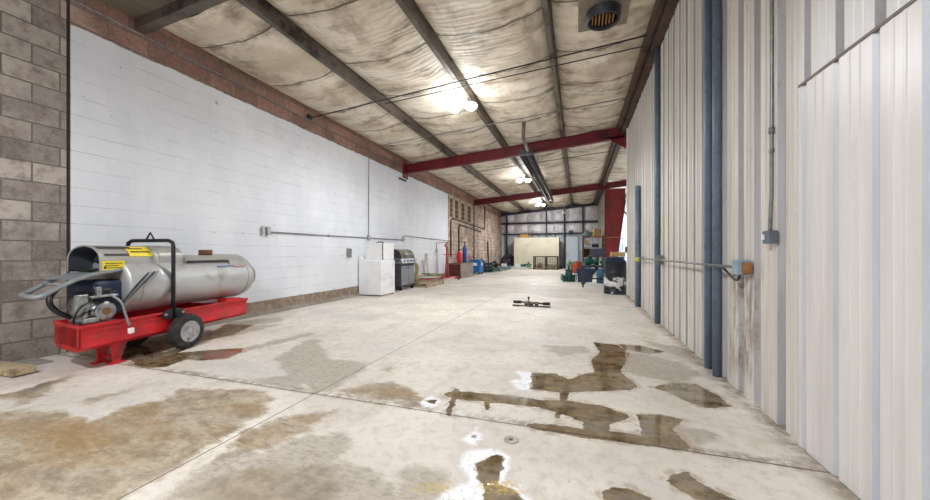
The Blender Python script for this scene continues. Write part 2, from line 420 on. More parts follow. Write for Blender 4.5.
    def build(s, name, m, parent=None, loc=None, rz=0.):
        bmesh.ops.recalc_face_normals(s.bm, faces=s.bm.faces)
        me = bpy.data.meshes.new(name); s.bm.to_mesh(me); s.bm.free()
        for mm in (m if isinstance(m, (list, tuple)) else [m]): me.materials.append(mm)
        o = bpy.data.objects.new(name, me); COL.objects.link(o)
        if parent is not None: o.parent = parent
        if loc is not None: o.location = loc
        o.rotation_euler.z = rz
        return o
def tag(o, label=None, cat=None, group=None, kind=None):
    if label: o['label'] = label
    if cat: o['category'] = cat
    if group: o['group'] = group
    if kind: o['kind'] = kind
    return o
def thing(name, label, cat, loc=(0,0,0), rz=0., group=None):
    o = bpy.data.objects.new(name, None); COL.objects.link(o); o.empty_display_size = .1
    o.location = loc; o.rotation_euler.z = rz
    return tag(o, label, cat, group)
def struct(name, mb, m): return tag(mb.build(name, m), kind='structure')
def dup(root, loc, rz, label, group=None):
    r = root.copy(); COL.objects.link(r); r.location = loc; r.rotation_euler.z = rz; r['label'] = label
    if group: r['group'] = group
    for ch in list(root.children):
        q = ch.copy(); COL.objects.link(q); q.parent = r
        for g in list(ch.children):
            d = g.copy(); COL.objects.link(d); d.parent = q
    return r

# ------------------------------------------------------------------ the setting
XL, XR, YF, YB, YE, XO = -5.35, 1.215, 25.3, -7.0, 9.75, 5.0
def zr(x): return 4.55+.08*x          # underside of the roof at purlin-top level
# floor with stain fields
def fine(a, b, st): return list(np.arange(a, b, st))
ys = [YB, -4, -2, 0, 1.0]+fine(1.3, 3.4, .018)+fine(3.4, 6.4, .03)+fine(6.4, YF, .9)+[YF]
xs = fine(XL-.1, -2.2, .035)+fine(-2.2, XR+.1, .02)+[XR+.1, 2, 3, 4, XO+.1]
X, Y = np.meshgrid(np.array(xs), np.array(ys))
P = np.stack([X.ravel(), Y.ravel()], 1)
def sdf(polys):
    best = np.full(len(P), -9.0)
    for pl in polys:
        q = np.array([gp(u, v) for u, v in pl]); q2 = np.roll(q, -1, 0)
        d = np.full(len(P), 9.0); ins = np.zeros(len(P), bool)
        for a, b in zip(q, q2):
            ab = b-a; t = np.clip(((P-a)@ab)/max(ab@ab, 1e-9), 0, 1)
            d = np.minimum(d, np.linalg.norm(P-a-t[:, None]*ab, axis=1))
            cr = ((a[1] > P[:, 1]) != (b[1] > P[:, 1]))
            with np.errstate(divide='ignore', invalid='ignore'):
                xi = a[0]+(P[:, 1]-a[1])*(b[0]-a[0])/(b[1]-a[1] if b[1] != a[1] else 1e-9)
            ins ^= cr & (P[:, 0] < xi)
        best = np.maximum(best, np.where(ins, d, -d))
    return best
PUD = [
 [(444,396.5),(444,393.5),(456,390.5),(492,393.5),(540,399.5),(570,400.5),(606,406.5),(630,415.5),(627,420),(610.5,423),(609,430.5),(642,435),(640,425),(636,414),(660,414),(685.5,420),(672,429),(690,445.5),(690,451.5),(654,447),(600,440),(560,434),(534,430),(523,425),(530,423),(560,425),(583,429),(582,421.5),(564,415),(540,408),(504,404),(456,399.5)],
 [(532,372.5),(545,373.5),(555,373.5),(570,379.5),(579,375),(595,372),(591,360),(600,352.5),(592.5,342),(618,345),(630,354),(621,372),(639,387),(630,390),(600,391.5),(564,393),(545,391),(528,389)],
 [(618,344),(640,345.5),(667,352),(650,354),(625,350)],
 [(651,387),(672,382.5),(696,384),(720,396),(732,406.5),(708,408.5),(690,403.5),(669,393)],
 [(667,481),(674,472),(687,472),(698,481),(722,493),(736,500),(740,510),(698,500),(677,489)],
 [(601,491),(612,486),(632,489),(653,500),(655,512),(605,512)],
 [(474,463),(486,457),(497,454),(504,457),(505,468),(500,476),(501,484),(480,484),(475,474)],
 [(482,485),(498,484),(515,488),(524,499),(525,512),(484,512)],
 [(454,388),(460,390),(451,416),(445,415)],[(483,398),(489,398),(490,411),(485,411)],[(561,390),(566,390),(560,420),(555,419)],[(564,388),(570,390),(567,402),(561,401)],
 [(422,400),(437,400),(436,404),(428,403)],[(469,437),(476,431),(479,438),(473,440)],
 [(136,366),(130,359),(169,351),(207,335),(227,324),(253,325),(233,335),(207,340),(178,353),(210,350),(243,348),(242,352),(227,358),(201,361),(188,359),(165,367),(149,368)],
 [(60,350),(110,363),(150,357),(200,338),(180,330),(80,340)],  # wet floor under the heater, with its shadow's darkness in the colour
]
DAMP = [
 [(-70,411),(30,410),(69,410),(90,422),(108,414),(135,404),(156,401),(180,389),(200,390),(240,389),(267,390),(276,398),(267,413),(235,432),(180,466),(121,500),(90,530),(-70,530)],
 [(-20,398),(0,394),(30,387.5),(54,380),(72,374),(79.5,375.5),(57,383),(45,396),(27,402),(12,408),(8,400)],
 [(81,402),(99,395),(126,392),(111,398),(90,404)],
 [(228,449),(240,431),(279,419),(336,410),(324,422),(306,434),(279,446),(255,452),(215,462)],
 [(150,505),(180,479),(240,470),(264,464),(330,470),(351,485),(336,500),(336,520),(140,520)],
 [(336,390),(392,380),(420,395),(430,408),(400,403),(340,396)],
 [(378,367),(394.5,367),(388,372)],
 ]
DARK = [[(290,483),(325,474),(350,485),(337,503),(290,508)],[(-70,470),(60,470),(60,478),(-70,520)],[(140,350),(150,371),(230,345),(240,325)],[(20,387),(60,378),(55,383),(20,396)],[(240,484),(290,480),(285,505),(230,505)]]
GREY = [
 [(150,505),(185,470),(228,450),(262,452),(300,436),(345,432),(352,446),(330,462),(372,466),(398,480),(395,505)],
 [(640,418),(668,418),(690,430),(695,448),(676,446)],[(395,470),(430,462),(450,474),(436,500),(400,500)],[(540,345),(585,346),(590,352),(560,356)],
 [(273.5,359),(291,348),(311,338),(320,340),(327,351),(330,359),(367,362.6),(369,369),(356,377),(330,393),(311,393),(285,375)],
 [(618,350),(645,354),(672,360),(690,366),(705,375),(680,385),(660,380),(640,376),(621,372)],
 [(178,353),(243,348),(311,332),(314,335),(275,345),(240,353),(227,359),(200,360)],
 [(207,338),(227,322),(282,317),(285,321),(253,325.5),(282,324),(233,337)],
 [(240,380),(300,372),(310,392),(270,386)],[(675,425),(705,428),(720,440),(695,446)],
 [(640,340),(700,350),(725,368),(700,366)],
]
SALT_GLARE = [
 [(466,453),(478,449.5),(498,450.5),(508,456),(509,466),(504,476),(505,482),(519,486),(529,499),(529,515),(438,515),(442,496),(456,488),(470,484),(469,474),(461,466)],
 [(516,371),(530,372.5),(534,390),(519,389),(510,381.5),(523,378.5)],  # white patch painted where lamp glare lies on the floor
 [(420,402),(432,396),(440,402),(430,410),(450,414),(441,413),(425,408)],
 [(464,440),(476,428),(482,438),(474,444)],
]
YEL = [[(412,489),(428,483),(452,482),(450,491),(420,493)],[(478,486),(490,482),(512,481),(522,492),(500,494),(482,491)]]
bm = bmesh.new()
ny, nx = X.shape
me = bpy.data.meshes.new('floor')
idx = np.arange(nx*ny).reshape(ny, nx)
faces = np.stack([idx[:-1,:-1], idx[:-1,1:], idx[1:,1:], idx[1:,:-1]], -1).reshape(-1, 4)
me.from_pydata([(a, b, 0) for a, b in P], [], faces.tolist()); bm.free()
for nm, pl in (('puddle', PUD), ('damp', DAMP), ('grey', GREY), ('salt_glare', SALT_GLARE), ('dark', DARK), ('yellow', YEL)):
    at = me.attributes.new(nm, 'FLOAT', 'POINT'); at.data.foreach_set('value', sdf(pl).astype(np.float32))
me.materials.append(FLOORM)
fl = bpy.data.objects.new('floor', me); COL.objects.link(fl); tag(fl, kind='structure')
# left wall (block), grout cove at its foot
struct('wall_left', MB().b2(XL-.3, XL, YB, YF, -.05, 4.6), WALLM)
mb = MB(); mb.prism([(0,0),(.10,0),(.015,.05),(0,.06)], (XL, 2.3, 0), (1,0,0), (0,0,1), (0, 22.9, 0)); struct('trim_1', mb, CONC)
mb = MB(); mb.b2(XL, XL+.34, YB, 2.05, 0, .012); struct('trim_2', mb, mat('worn_grey_concrete', c(150,145,140), .8, 0, .2, 8))
# vent block windows high on the wall
for i, (a, b_) in enumerate(((14.22,14.62),(14.9,15.42),(15.8,16.35),(16.8,17.4))):
    mb = MB()
    for (y0, y1, z0, z1) in ((a-.1,a,2.62,3.56),(b_,b_+.1,2.62,3.56),(a-.1,b_+.1,3.5,3.62),(a-.1,b_+.1,2.56,2.66)):
        mb.b2(XL, XL+.035, y0, y1, z0, z1)
    w = struct('window_%d' % (i+1), mb, mat('pale_mortar_frame', c(196,176,150), .8, 0, .2))
    mb = MB()
    for j in range(4):
        mb.b2(XL+.002, XL+.012, a+.02, b_-.02, 2.68+j*.205, 2.86+j*.205)
    mb.build('dark_infill', mat('dark_infill_block', c(92,76,70), .85, 0, .4, 8), w)
# corrugated right wall
def corr(mb, x, y0, y1, z0, z1, ribs, rwf, dep, beads=.006, t=.03):
    """ribs recessed from plane x; returns faces with rib faces in slot 1"""
    prof = [(y0, x, 0)]
    cuts = [r for r in ribs if y0+.03 < r < y1-.03]
    prev = y0
    for r in cuts+[None]:
        rw = (rwf(r) if callable(rwf) else rwf) if r is not None else 0
        e = (r-rw/2) if r is not None else y1
        if beads and e-prev > .12:
            for f in (.36, .66):
                q = prev+(e-prev)*f
                prof += [(q-.009, x, 0), (q-.004, x-beads, 0), (q+.004, x-beads, 0), (q+.009, x, 0)]
        if r is None: break
        rw = rwf(r) if callable(rwf) else rwf
        prof += [(r-rw/2, x, 0), (r-rw/2+.012, x+dep, 1), (r+rw/2-.012, x+dep, 1), (r+rw/2, x, 1)]
        prev = r+rw/2
    prof.append((y1, x, 0))
    lo = [mb.bm.verts.new((p[1], p[0], z0)) for p in prof]; hi = [mb.bm.verts.new((p[1], p[0], z1)) for p in prof]
    for i in range(len(prof)-1):
        f = mb.bm.faces.new((lo[i], lo[i+1], hi[i+1], hi[i])); f.material_index = prof[i+1][2]
        if prof[i+1][2] and prof[i][2] == 0: f.material_index = 1
    return mb
ribs = [1.715,1.94,2.18,2.43,2.69,3.0,3.26,3.575,3.83,4.13,4.41]
ribs = [1.715-.25*i for i in range(34, 0, -1)]+ribs
while ribs[-1] < 9.5: ribs.append(ribs[-1]+.285)
mb = MB(); corr(mb, XR, YB, YE, 0, 4.3, ribs, lambda r: .06 if r < 2.6 else (.095 if r < 4.2 else .07), .035); 
mb.b2(XR+.05, XR+.12, YB, YE, 0, 4.3)
struct('wall_right', mb, [PANEL, PANELR])
mb = MB(); corr(mb, XR-.02, YB, 2.47, .004, 2.04, [r-.01 for r in ribs if r < 2.5], .04, .016, .002)
mb.b2(XR-.021, XR-.019, 2.45, 2.47, .004, 2.04)
struct('wall_right_liner', mb, [LINER, LINERR])
struct('trim_3', MB().b2(XR-.03, XR+.16, YE, YE+.05, 0, 4.3), WHITEP)
# inner wall behind the column line
mb = MB(); mb.b2(1.30, 1.4, 18.3, YF, 0, 4.6); 
for q in range(8): mb.b2(1.27, 1.30, 18.6+q*.9, 18.66+q*.9, 0, 4.55)
for q in (1.2, 2.3, 3.3): mb.b2(1.27, 1.30, 18.3, YF, q, q+.08)
struct('wall_inner', mb, WALLR2)
# far wall: ribbed lower metal, foil insulation above with girts
mb = MB()
mb.b2(XL, XO, YF, YF+.1, 0, 5.0)
struct('wall_far', mb, WALLR2)
mb = MB(); fx = XL
lo = []; hi = []; i = 0
while fx < 1.3:
    for dx, dy in ((0,0),(.10,0),(.125,.04),(.16,.04),(.185,0)):
        if fx+dx > 1.3: break
        lo.append(mb.bm.verts.new((fx+dx, YF-.06+dy, 0))); hi.append(mb.bm.verts.new((fx+dx, YF-.06+dy, 2.4)))
    fx += .2
for i in range(len(lo)-1): mb.bm.faces.new((lo[i], lo[i+1], hi[i+1], hi[i]))
struct('wall_far_lower', mb, FARP)
mb = MB()
for j in range(7):
    for z0, z1, nseg in ((2.45,3.15,1),(3.25,4.6,1)):
        x0 = XL+.95*j; x1 = x0+.93; n = 8
        g = [[mb.bm.verts.new((x0+(x1-x0)*a/n, YF-.04-.06*math.sin(PI*a/n)*math.sin(PI*b/n)**.5, z0+(z1-z0)*b/n)) for a in range(n+1)] for b in range(n+1)]
        for b in range(n):
            for a in range(n):
                f = mb.bm.faces.new((g[b][a], g[b][a+1], g[b+1][a+1], g[b+1][a])); f.smooth = True
struct('wall_far_insulation', mb, FOIL)
mb = MB()
mb.b2(XL, 1.28, YF-.2, YF-.03, 3.14, 3.27); mb.b2(XL, 1.28, YF-.2, YF-.03, 2.38, 2.47)
mb.prism([(XL,zr(XL)-.35),(1.28,zr(1.28)-.35),(1.28,zr(1.28)-.1),(XL,zr(XL)-.1)], (0,YF-.25,0), (1,0,0), (0,0,1), (0,.2,0))
struct('trim_4', mb, DKSTEEL)
mb = MB()
for x in (-4.95, -2.12, -.9, .32): mb.b2(x-.045, x+.045, YF-.28, YF-.06, 0, zr(x)-.2)
for x in (-4.1, -3.1, -2.6, -1.5): mb.b2(x-.015, x+.015, YF-.1, YF-.05, 0, 2.4)
struct('trim_5', mb, DKSTEEL)
# personnel door in the far wall
d = MB().b2(-.78, -.02, YF-.13, YF-.07, 0, 2.2).build('door_1', mat('door_pale_blue', c(196,204,214), .5, 0, .06)); tag(d, kind='structure')
mb = MB(); mb.b2(-.84,-.78,YF-.15,YF-.06,0,2.27).b2(-.02,.04,YF-.15,YF-.06,0,2.27).b2(-.84,.04,YF-.15,YF-.06,2.2,2.27); mb.build('door_frame', GREYP, d)
mb = MB(); mb.cyl((-.7,YF-.13,1.0),(-.7,YF-.19,1.0),.025).cyl((-.7,YF-.19,1.0),(-.6,YF-.19,1.0),.012); mb.build('door_handle', ALU, d)
# side bay beyond the partition
mb = MB(); 
fy = YE
lo = []; hi = []
while fy < YF+.1:
    for dy, dx in ((0,0),(.18,0),(.2,.04),(.26,.04),(.28,0)):
        lo.append(mb.bm.verts.new((XO+dx, fy+dy, 0))); hi.append(mb.bm.verts.new((XO+dx, fy+dy, 5)))
    fy += .3
for i in range(len(lo)-1): mb.bm.faces.new((lo[i], lo[i+1], hi[i+1], hi[i]))
struct('wall_bay', mb, BAYWHITE)
mb = MB(); mb.b2(XR+.12, XO+.05, YE-.1, YE, 0, 5); struct('wall_bay_near', mb, BAYWHITE)
mb = MB(); mb.b2(1.4, XO, YF-.04, YF, 0, 5); 
for q in range(12): mb.b2(1.45+q*.3, 1.49+q*.3, YF-.07, YF-.04, 0, 5)
struct('wall_bay_far', mb, BAYWHITE)
struct('wall_back', MB().b2(XL-.3, XR+.12, YB-.1, YB, 0, 4.7), WALLR2)
# ceiling: insulation hung between purlins, seam rolls of 1.22 m
mb = MB()
edges = [XL, -3.74, -2.06, -.38, 1.215, 2.9, XO]
SEAM = 1.22
for ei in range(len(edges)-1):
    x0, x1 = edges[ei], edges[ei+1]; nxs = 14
    y = 3.05 if ei < 4 else YE-.2; rows = []; 
    while y < YF+.05:
        t = (y/SEAM) % 1.0; row = []
        pin = min(t, 1-t)
        for a in range(nxs+1):
            f = a/nxs; x = x0+(x1-x0)*f
            s = math.sin(PI*f**1.25)
            s = max(s, 0.0); sg = .165*s**.5
            bil = .035*s**.5*(math.sin(PI*t)**.6)
            wob = .012*s*math.sin(y*9+x*3+math.sin(x*7)*2)+.010*s*math.sin(y*17-x*5)
            row.append(mb.bm.verts.new((x, y, zr(x)-sg-bil-wob+.02)))
        rows.append(row); y += SEAM/16
    for r0, r1 in zip(rows, rows[1:]):
        for a in range(nxs):
            f = mb.bm.faces.new((r0[a], r0[a+1], r1[a+1], r1[a])); f.smooth = True
ce = struct('ceiling', mb, INS)
mb = MB(); mb.prism([(XL-.3,zr(XL-.3)-.06),(XR+.2,zr(XR+.2)-.06),(XR+.2,zr(XR+.2)),(XL-.3,zr(XL-.3))], (0,YB,0), (1,0,0), (0,0,1), (0,3.08-YB,0)); struct('ceiling_near', mb, ROOFSHEET)
mb = MB(); mb.prism([(XL-.3,zr(XL-.3)+.06),(XO+.1,zr(XO)+.06),(XO+.1,zr(XO)+.12),(XL-.3,zr(XL-.3)+.12)], (0,2.4,0), (1,0,0), (0,0,1), (0,YF-2.3,0)); struct('roof_deck', mb, ROOFSHEET)
# purlins: Z sections
def zsec(h=.2, w=.075, t=.006): return [(-w,0),(-w,.02),(-w+t,.02),(-w+t,t),(-t/2,t),(-t/2,h),(w,h),(w,h-.02),(w-t,h-.02),(w-t,h-t),(t/2,h-t),(t/2,0)]
for i, x in enumerate((-3.74, -2.06, -.38, 2.9)):
    mb = MB(); ya = YB if x < 1 else YE
    mb.prism(zsec(), (x, ya, zr(x)-.19), (1,0,0), (0,0,1), (0, YF-ya, 0))
    o = struct('purlin', mb, PURLIN)
# eave channels above the right wall
mb = MB()
mb.prism([(0,0),(.07,0),(.07,.012),(.012,.012),(.012,.188),(.07,.188),(.07,.2),(0,.2)], (1.0, YB, 4.34), (1,0,0), (0,0,1), (0,YF-YB,0))
mb.prism([(0,0),(.14,0),(.14,.012),(.012,.012),(.012,.25),(0,.25)], (1.09, YB, 4.28), (1,0,0), (0,0,1), (0,YF-YB,0))
struct('trim_6', mb, RUSTY)
# near dark rafter above the left corner
mb = MB(); mb.prism([(XL,zr(XL)-.19),(XR,zr(XR)-.19),(XR,zr(XR)-.06),(XL,zr(XL)-.06)], (0,2.9,0), (1,0,0), (0,0,1), (0,.12,0)); struct('rafter', mb, PURLIN)
# red frames
def ibeam(x0, x1, y, top=lambda x: zr(x)-.205, d=.28, w=.15):
    mb = MB()
    for z0, z1, ww in ((0, .014, w), (-d, -d+.014, w), (-d, 0, .012)):
        mb.prism([(x0,top(x0)+z0),(x1,top(x1)+z0),(x1,top(x1)+z1),(x0,top(x0)+z1)], (0,y-ww/2,0), (1,0,0), (0,0,1), (0,ww,0))
    return mb
b1 = ibeam(XL, 1.19, 10.16); b1.b2(XL, XL+.03, 10.0, 10.32, 3.5, 4.05)
b1.prism([(1.19,4.24),(.72,4.20),(1.19,3.9)], (0,10.154,0), (1,0,0), (0,0,1), (0,.012,0))
b1.b2(1.19,1.23,10.06,10.26,3.88,4.5)
tag(b1.build('roof_beam', REDD), 'dark red steel roof beam nearer the camera, above the long tube heater', 'beam')
b2 = ibeam(XL, XO, 18.05); tag(b2.build('roof_beam', REDD), 'farther dark red roof beam resting on the tapered red column', 'beam')
def taper_col(x0, wt, wb, y, h, mt, name, label, cat):
    t = thing(name, label, cat, (x0, y, 0))
    mb = MB()
    mb.prism([(.012,0),(wb,0),(wt,h-.55),(wt,h),(.012,h)], (0,-.006,0), (1,0,0), (0,0,1), (0,.012,0)); mb.build('web', mt, t)
    MB().b2(0,.014,-.11,.11,0,h).build('flange', mt, t)
    mb = MB(); mb.prism([(wb,0),(wb+.014,0),(wt+.014,h-.55),(wt,h-.55)], (0,-.11,0), (1,0,0), (0,0,1), (0,.22,0)); mb.build('flange', mt, t)
    MB().b2(-.02,wt+.02,-.12,.12,h-.02,h+.0).build('cap_plate', mt, t)
    MB().b2(.014,(wt+wb)/2-.04,-.09,.09,1.82,1.84).build('stiffener', TAN, t)
    MB().b2(-.06,wb+.06,-.15,.15,0,.02).build('base_plate', mt, t)
    return t
taper_col(1.22, .92, .46, 18.05, zr(1.2)-.50, REDC, 'steel_column', 'tapered red steel column behind the shelving at the end of the partition', 'column')

# ------------------------------------------------------------------ lights
def lamp(x, y, label, power=260):
    z = zr(x)-.40
    t = thing('ceiling_light', label, 'light', (x, y, z), 0, 'twin-head LED shop lights')
    MB().cyl((0,0,.22),(0,0,.0),.03).cyl((0,0,.22),(0,0,.18),.06).build('lamp_base', WHITEP, t)
    for sx in (-1, 1):
        MB().cyl((0,0,.03),(sx*.10,0,.0),.015,8).build('bracket', WHITEP, t)
        mb = MB(); mb.lathe((sx*.17,0,.035), (0,0,-1), [(0,.03),(.01,.095),(.03,.12),(.07,.118),(.11,.08),(.13,.0)], 20); mb.build('lamp_head', LAMP, t)
    for kd, pw, dz in (('SPOT', power, -.12), ('POINT', power*.14, -.24)):
        L = bpy.data.lights.new('lamp_light', kd); L.energy = pw; L.shadow_soft_size = .16; L.color = (.955,.98,1)
        if kd == 'SPOT': L.spot_size = math.radians(172); L.spot_blend = .6
        o = bpy.data.objects.new('lamp_light', L); COL.objects.link(o); o.parent = t; o.location = (0,0,dz)
    return t
lamp(-2.16, 6.5, 'nearest twin-head shop light glowing white under the roof', 225)
lamp(-2.06, 13.9, 'middle twin-head shop light, between the two red beams', 215)
lamp(-2.15, 21.3, 'farthest twin-head shop light, past the end of the tube heater', 290)
lamp(-2.06, -.9, 'twin-head shop light over the near floor', 345)
lamp(-2.06, -5.0, 'added, unseen twin-head shop light by the back wall', 200)  # extra lamp out of view, added to light the room from behind
# bay: an added, unseen tube light stands in for its daylight
bl = thing('bay_fill_light', 'added, unseen twin tube light brightening the side bay beyond the partition', 'light', (3.2, 20.5, 4.3))
MB().b2(-.12,.12,-.9,.9,0,.06).build('housing', WHITEP, bl)
for sx in (-.05,.05): MB().cyl((sx,-.85,-.02),(sx,.85,-.02),.014,10).build('tube', BAYFILL, bl)
L = bpy.data.lights.new('bay_fill_area', 'AREA'); L.shape = 'RECTANGLE'; L.size = .2; L.size_y = 1.7; L.energy = 380; L.color = (.86,.94,1)
o = bpy.data.objects.new('bay_fill_area', L); COL.objects.link(o); o.parent = bl; o.location = (0,0,-.05)
w = bpy.data.worlds.new('World'); SC.world = w; w.use_nodes = True
w.node_tree.nodes['Background'].inputs[0].default_value = (.75,.8,.9,1); w.node_tree.nodes['Background'].inputs[1].default_value = .4

# ------------------------------------------------------------------ conduits on walls and roof
def conduit(name, label, pts, r=.012, m=GALV, cat='conduit', smooth=0, boxes=(), straps=()):
    t = thing(name, label, cat, pts[0])
    o = Vector(pts[0])
    MB().tube([Vector(p)-o for p in pts], r, 10, smooth).build('pipe', m, t)
    for (p, s) in boxes: MB().box(p[0]-o.x,p[1]-o.y,p[2]-o.z,*s,None,.006).build('junction_box', GALVL if m is GALV else m, t)
    for p in straps: MB().box(p[0]-o.x,p[1]-o.y,p[2]-o.z,*p[3:6]).build('strap', m, t)
    return t
def zp(x): return zr(x)-.22
conduit('roof_conduit', 'thin conduit under the purlins, nearer of the two crossing before the near shop light',
        [(XL+.03,5.9,3.95),(XL+.05,5.9,zp(XL)),(-2,5.9,zp(-2)),(1.1,5.9,zp(1.1))], .011, DKSTEEL, boxes=[((XL+.03,5.9,3.92),(.05,.1,.1))])
conduit('roof_conduit', 'second thin conduit hugging the first, right part of the roof', [(-3.6,6.02,zp(-3.6)-.02),(1.1,6.14,zp(1.1)-.03)], .009, DKSTEEL)
conduit('roof_conduit', 'thin conduit crossing past the near shop light and dropping down the white wall',
        [(1.1,8.15,zp(1.1)),(-3,8.1,zp(-3)),(XL+.03,8.06,zp(XL)),(XL+.02,8.06,1.5)], .010, GALV, boxes=[((XL+.03,8.06,1.5),(.05,.09,.14))])
conduit('roof_conduit', 'thin conduit crossing the roof between the near red beam and tube heater', [(-3.9,12.2,zp(-3.9)),(1.0,12.3,zp(1.0))], .010, DKSTEEL)
conduit('wall_conduit', 'grey conduit running level along the white wall from a double outlet box',
        [(XL+.02,4.92,1.47),(XL+.02,10.0,1.50),(XL+.02,10.05,1.64),(XL+.02,14.4,1.60)], .013, GALV,
        boxes=[((XL+.03,4.88,1.49),(.06,.07,.15)),((XL+.025,4.78,1.49),(.04,.06,.15)),((XL+.035,10.02,1.55),(.05,.09,.14))],
        straps=[(XL+.01,6.5,1.48,.02,.03,.05),(XL+.01,12.2,1.62,.02,.03,.05)])
conduit('wall_conduit', 'short grey conduit with a drop near the far end of the white wall',
        [(XL+.02,13.9,1.52),(XL+.02,12.9,1.50),(XL+.02,12.75,1.46),(XL+.02,12.75,1.2)], .012, GALV, boxes=[((XL+.03,12.75,1.18),(.05,.09,.16))])
conduit('wall_conduit', 'long thin grey conduit along the bare blocks above the white paint',
        [(XL+.02,2.2,3.90),(XL+.02,9.9,3.83)], .011, GALV)
conduit('wall_pipe', 'dark pipe framing the vent blocks, the higher one', [(XL+.04,14.35,0.9),(XL+.04,14.35,2.5),(XL+.04,14.5,2.62),(XL+.04,20.2,2.5),(XL+.04,20.2,3.9)], .028, DKSTEEL, 'pipe')
conduit('wall_pipe', 'dark pipe running below the vent blocks, the lower one', [(XL+.05,15.4,.7),(XL+.05,15.4,2.3),(XL+.05,15.5,2.4),(XL+.05,19.3,2.3)], .03, DKSTEEL, 'pipe')
conduit('wall_pipe', 'dark upright pipe beside the blue machine', [(XL+.05,17.9,.6),(XL+.05,17.9,3.7)], .025, DKSTEEL, 'pipe')
tag(MB().b2(XL,XL+.03,9.75,10.2,3.40,3.46).build('wall_slot_bracket', BLACK), 'short black bracket high on the white wall under the near red beam', 'bracket')
tag(MB().b2(XL,XL+.05,7.15,7.3,.98,1.2,.01).build('outlet_box', GALV), 'small grey box on the white wall behind the washer', 'box')
# right wall services
def pipe_up(y, r, z1, label, bend=0.0, z0=.0):
    t = thing('pipe_riser', label, 'pipe', (XR-r-.004, y, 0))
    MB().tube([(0,0,z0),(0,0,1.1),(0,bend,1.5),(0,bend,2.2),(0,0,2.6),(0,0,z1)] if bend else [(0,0,z0),(0,0,z1)], r, 14).build('pipe', BLUEPIPE, t)
    return t
pipe_up(3.87, .031, 4.28, 'blue-grey pipe standing on the floor by the corrugated wall, left one of the near pair')
pipe_up(3.64, .034, 4.28, 'blue-grey pipe standing on the floor by the corrugated wall, right one of the near pair')
pipe_up(6.22, .026, 4.28, 'blue-grey pipe against the corrugated wall, left one of the middle pair')
pipe_up(6.07, .038, 4.28, 'blue-grey pipe against the corrugated wall, right one of the middle pair')
pipe_up(7.85, .05, 2.46, 'short blue-grey pipe by the far end of the corrugated wall')
conduit('wall_conduit', 'level grey conduit across the corrugated wall ending in the orange-sided box', [(XR-.09,3.1,.99),(XR-.09,7.55,.99)], .011, GALV,
        straps=[(XR-.06,5.75,.99,.09,.05,.13),(XR-.06,7.4,.99,.09,.05,.05)])
t = thing('outlet_box', 'pale blue outlet box with a rusty orange side on the corrugated wall', 'box', (XR-.06,3.07,.99))
MB().box(0,.03,0,.09,.09,.11,None,.008).build('box', mat('pale_blue_steel', c(150,168,182), .5, .2, .15), t)
MB().box(.015,-.028,-.005,.06,.022,.085,None,.006).build('side_plate', mat('rust_orange', c(150,104,62), .7, 0, .3, 12), t)
MB().tube([(0,.05,-.06),(.01,.12,-.11),(.02,.25,-.09),(.02,.42,-.02)], .009, 8, 2).build('cable', DKSTEEL, t)
tag(MB().lathe((XR-.14,7.55,.96),(1,0,0),[(0,.03),(.02,.045),(.06,.045),(.08,.03)],14).build('tape_roll', mat('lime_tape', c(196,214,60), .5)), 'lime green roll of tape hanging at the far end of the conduit', 'tape')
t = thing('wall_conduit', 'upright grey conduit down the corrugated wall into a switch box', 'conduit', (XR-.035,2.745,1.2))
MB().tube([(0,-.02,3.1),(0,-.02,.32),(0,0,.1),(0,.0,.04)], .011, 10, 1).build('pipe', GALV, t)
MB().cyl((0,-.02,.66),(0,-.02,.70),.017).build('coupling', GALV, t)
MB().cyl((0,-.02,.54),(0,-.02,.56),.015).build('coupling', GALV, t)
MB().box(.0,.0,0,.06,.07,.085,None,.008).build('switch_box', mat('box_grey', c(110,118,128), .45, .4, .2), t)
MB().box(-.034,.01,0,.012,.02,.035).build('switch', WHITEP, t)
tag(MB().b2(XR-.07,XR-.03,YE-.03,YE+.02,1.10,1.25,.008).build('thermostat', BLACK), 'small black box on the white edge of the corrugated wall', 'box')
tag(MB().tube([(XR-.06,9.72,.72),(XR-.12,9.68,.3),(XR-.16,9.6,.02)],.009,8,1).build('cable', BLACK), 'thin black cable hanging to the floor beside the black drum', 'cable')
# beam-to-floor safety lap line of liner: flashing
struct('trim_7', MB().b2(XR-.024, XR-.006, YB, 2.47, 2.035, 2.05), mat('lap_edge', c(120,112,106), .6, .2, .3, 12))

# ------------------------------------------------------------------ tube heater, unit heater, pendant
t = thing('tube_heater', 'long dark radiant tube heater hanging below both red beams', 'heater', (-1.42, 10.1, 3.93))
for sx in (-.1, .1): MB().cyl((sx,0,0),(sx,9.6,-.03),.045,12).build('heater_tube', DKSTEEL, t)
mb = MB(); mb.prism([(-.21,-.02),(-.16,.10),(-.05,.13),(.05,.13),(.16,.10),(.21,-.02),(.20,-.02),(.15,.085),(.04,.115),(-.04,.115),(-.15,.085),(-.20,-.02)], (0,0,0), (1,0,0), (0,0,1), (0,9.6,-.03)); mb.build('reflector', FLUE, t)
MB().box(0,-.08,.03,.36,.18,.14,None,.01).build('burner_box', SLATE, t)
MB().tube([(-.1,9.6,-.03),(-.08,9.75,-.03),(.08,9.75,-.03),(.1,9.6,-.03)],.05,12,1).build('return_bend', DKSTEEL, t)
mb = MB(); mb.tube([(.15,-1.5,zr(-1.3)-3.93-.08),(.13,-1.45,.0),(.06,-.1,.06)], .045, 14, 0); mb.build('flue_pipe', FLUE, t)
for q in (1.5, 4.8, 7.6):
    for sx in (-.16,.16): MB().cyl((sx,q,.09),(sx,q,.5),.006,6).build('hanger', DKSTEEL, t)
t = thing('unit_heater', 'grey box heater with a round outlet hanging from the roof at the top edge', 'heater', (.27, 4.17, 3.78))
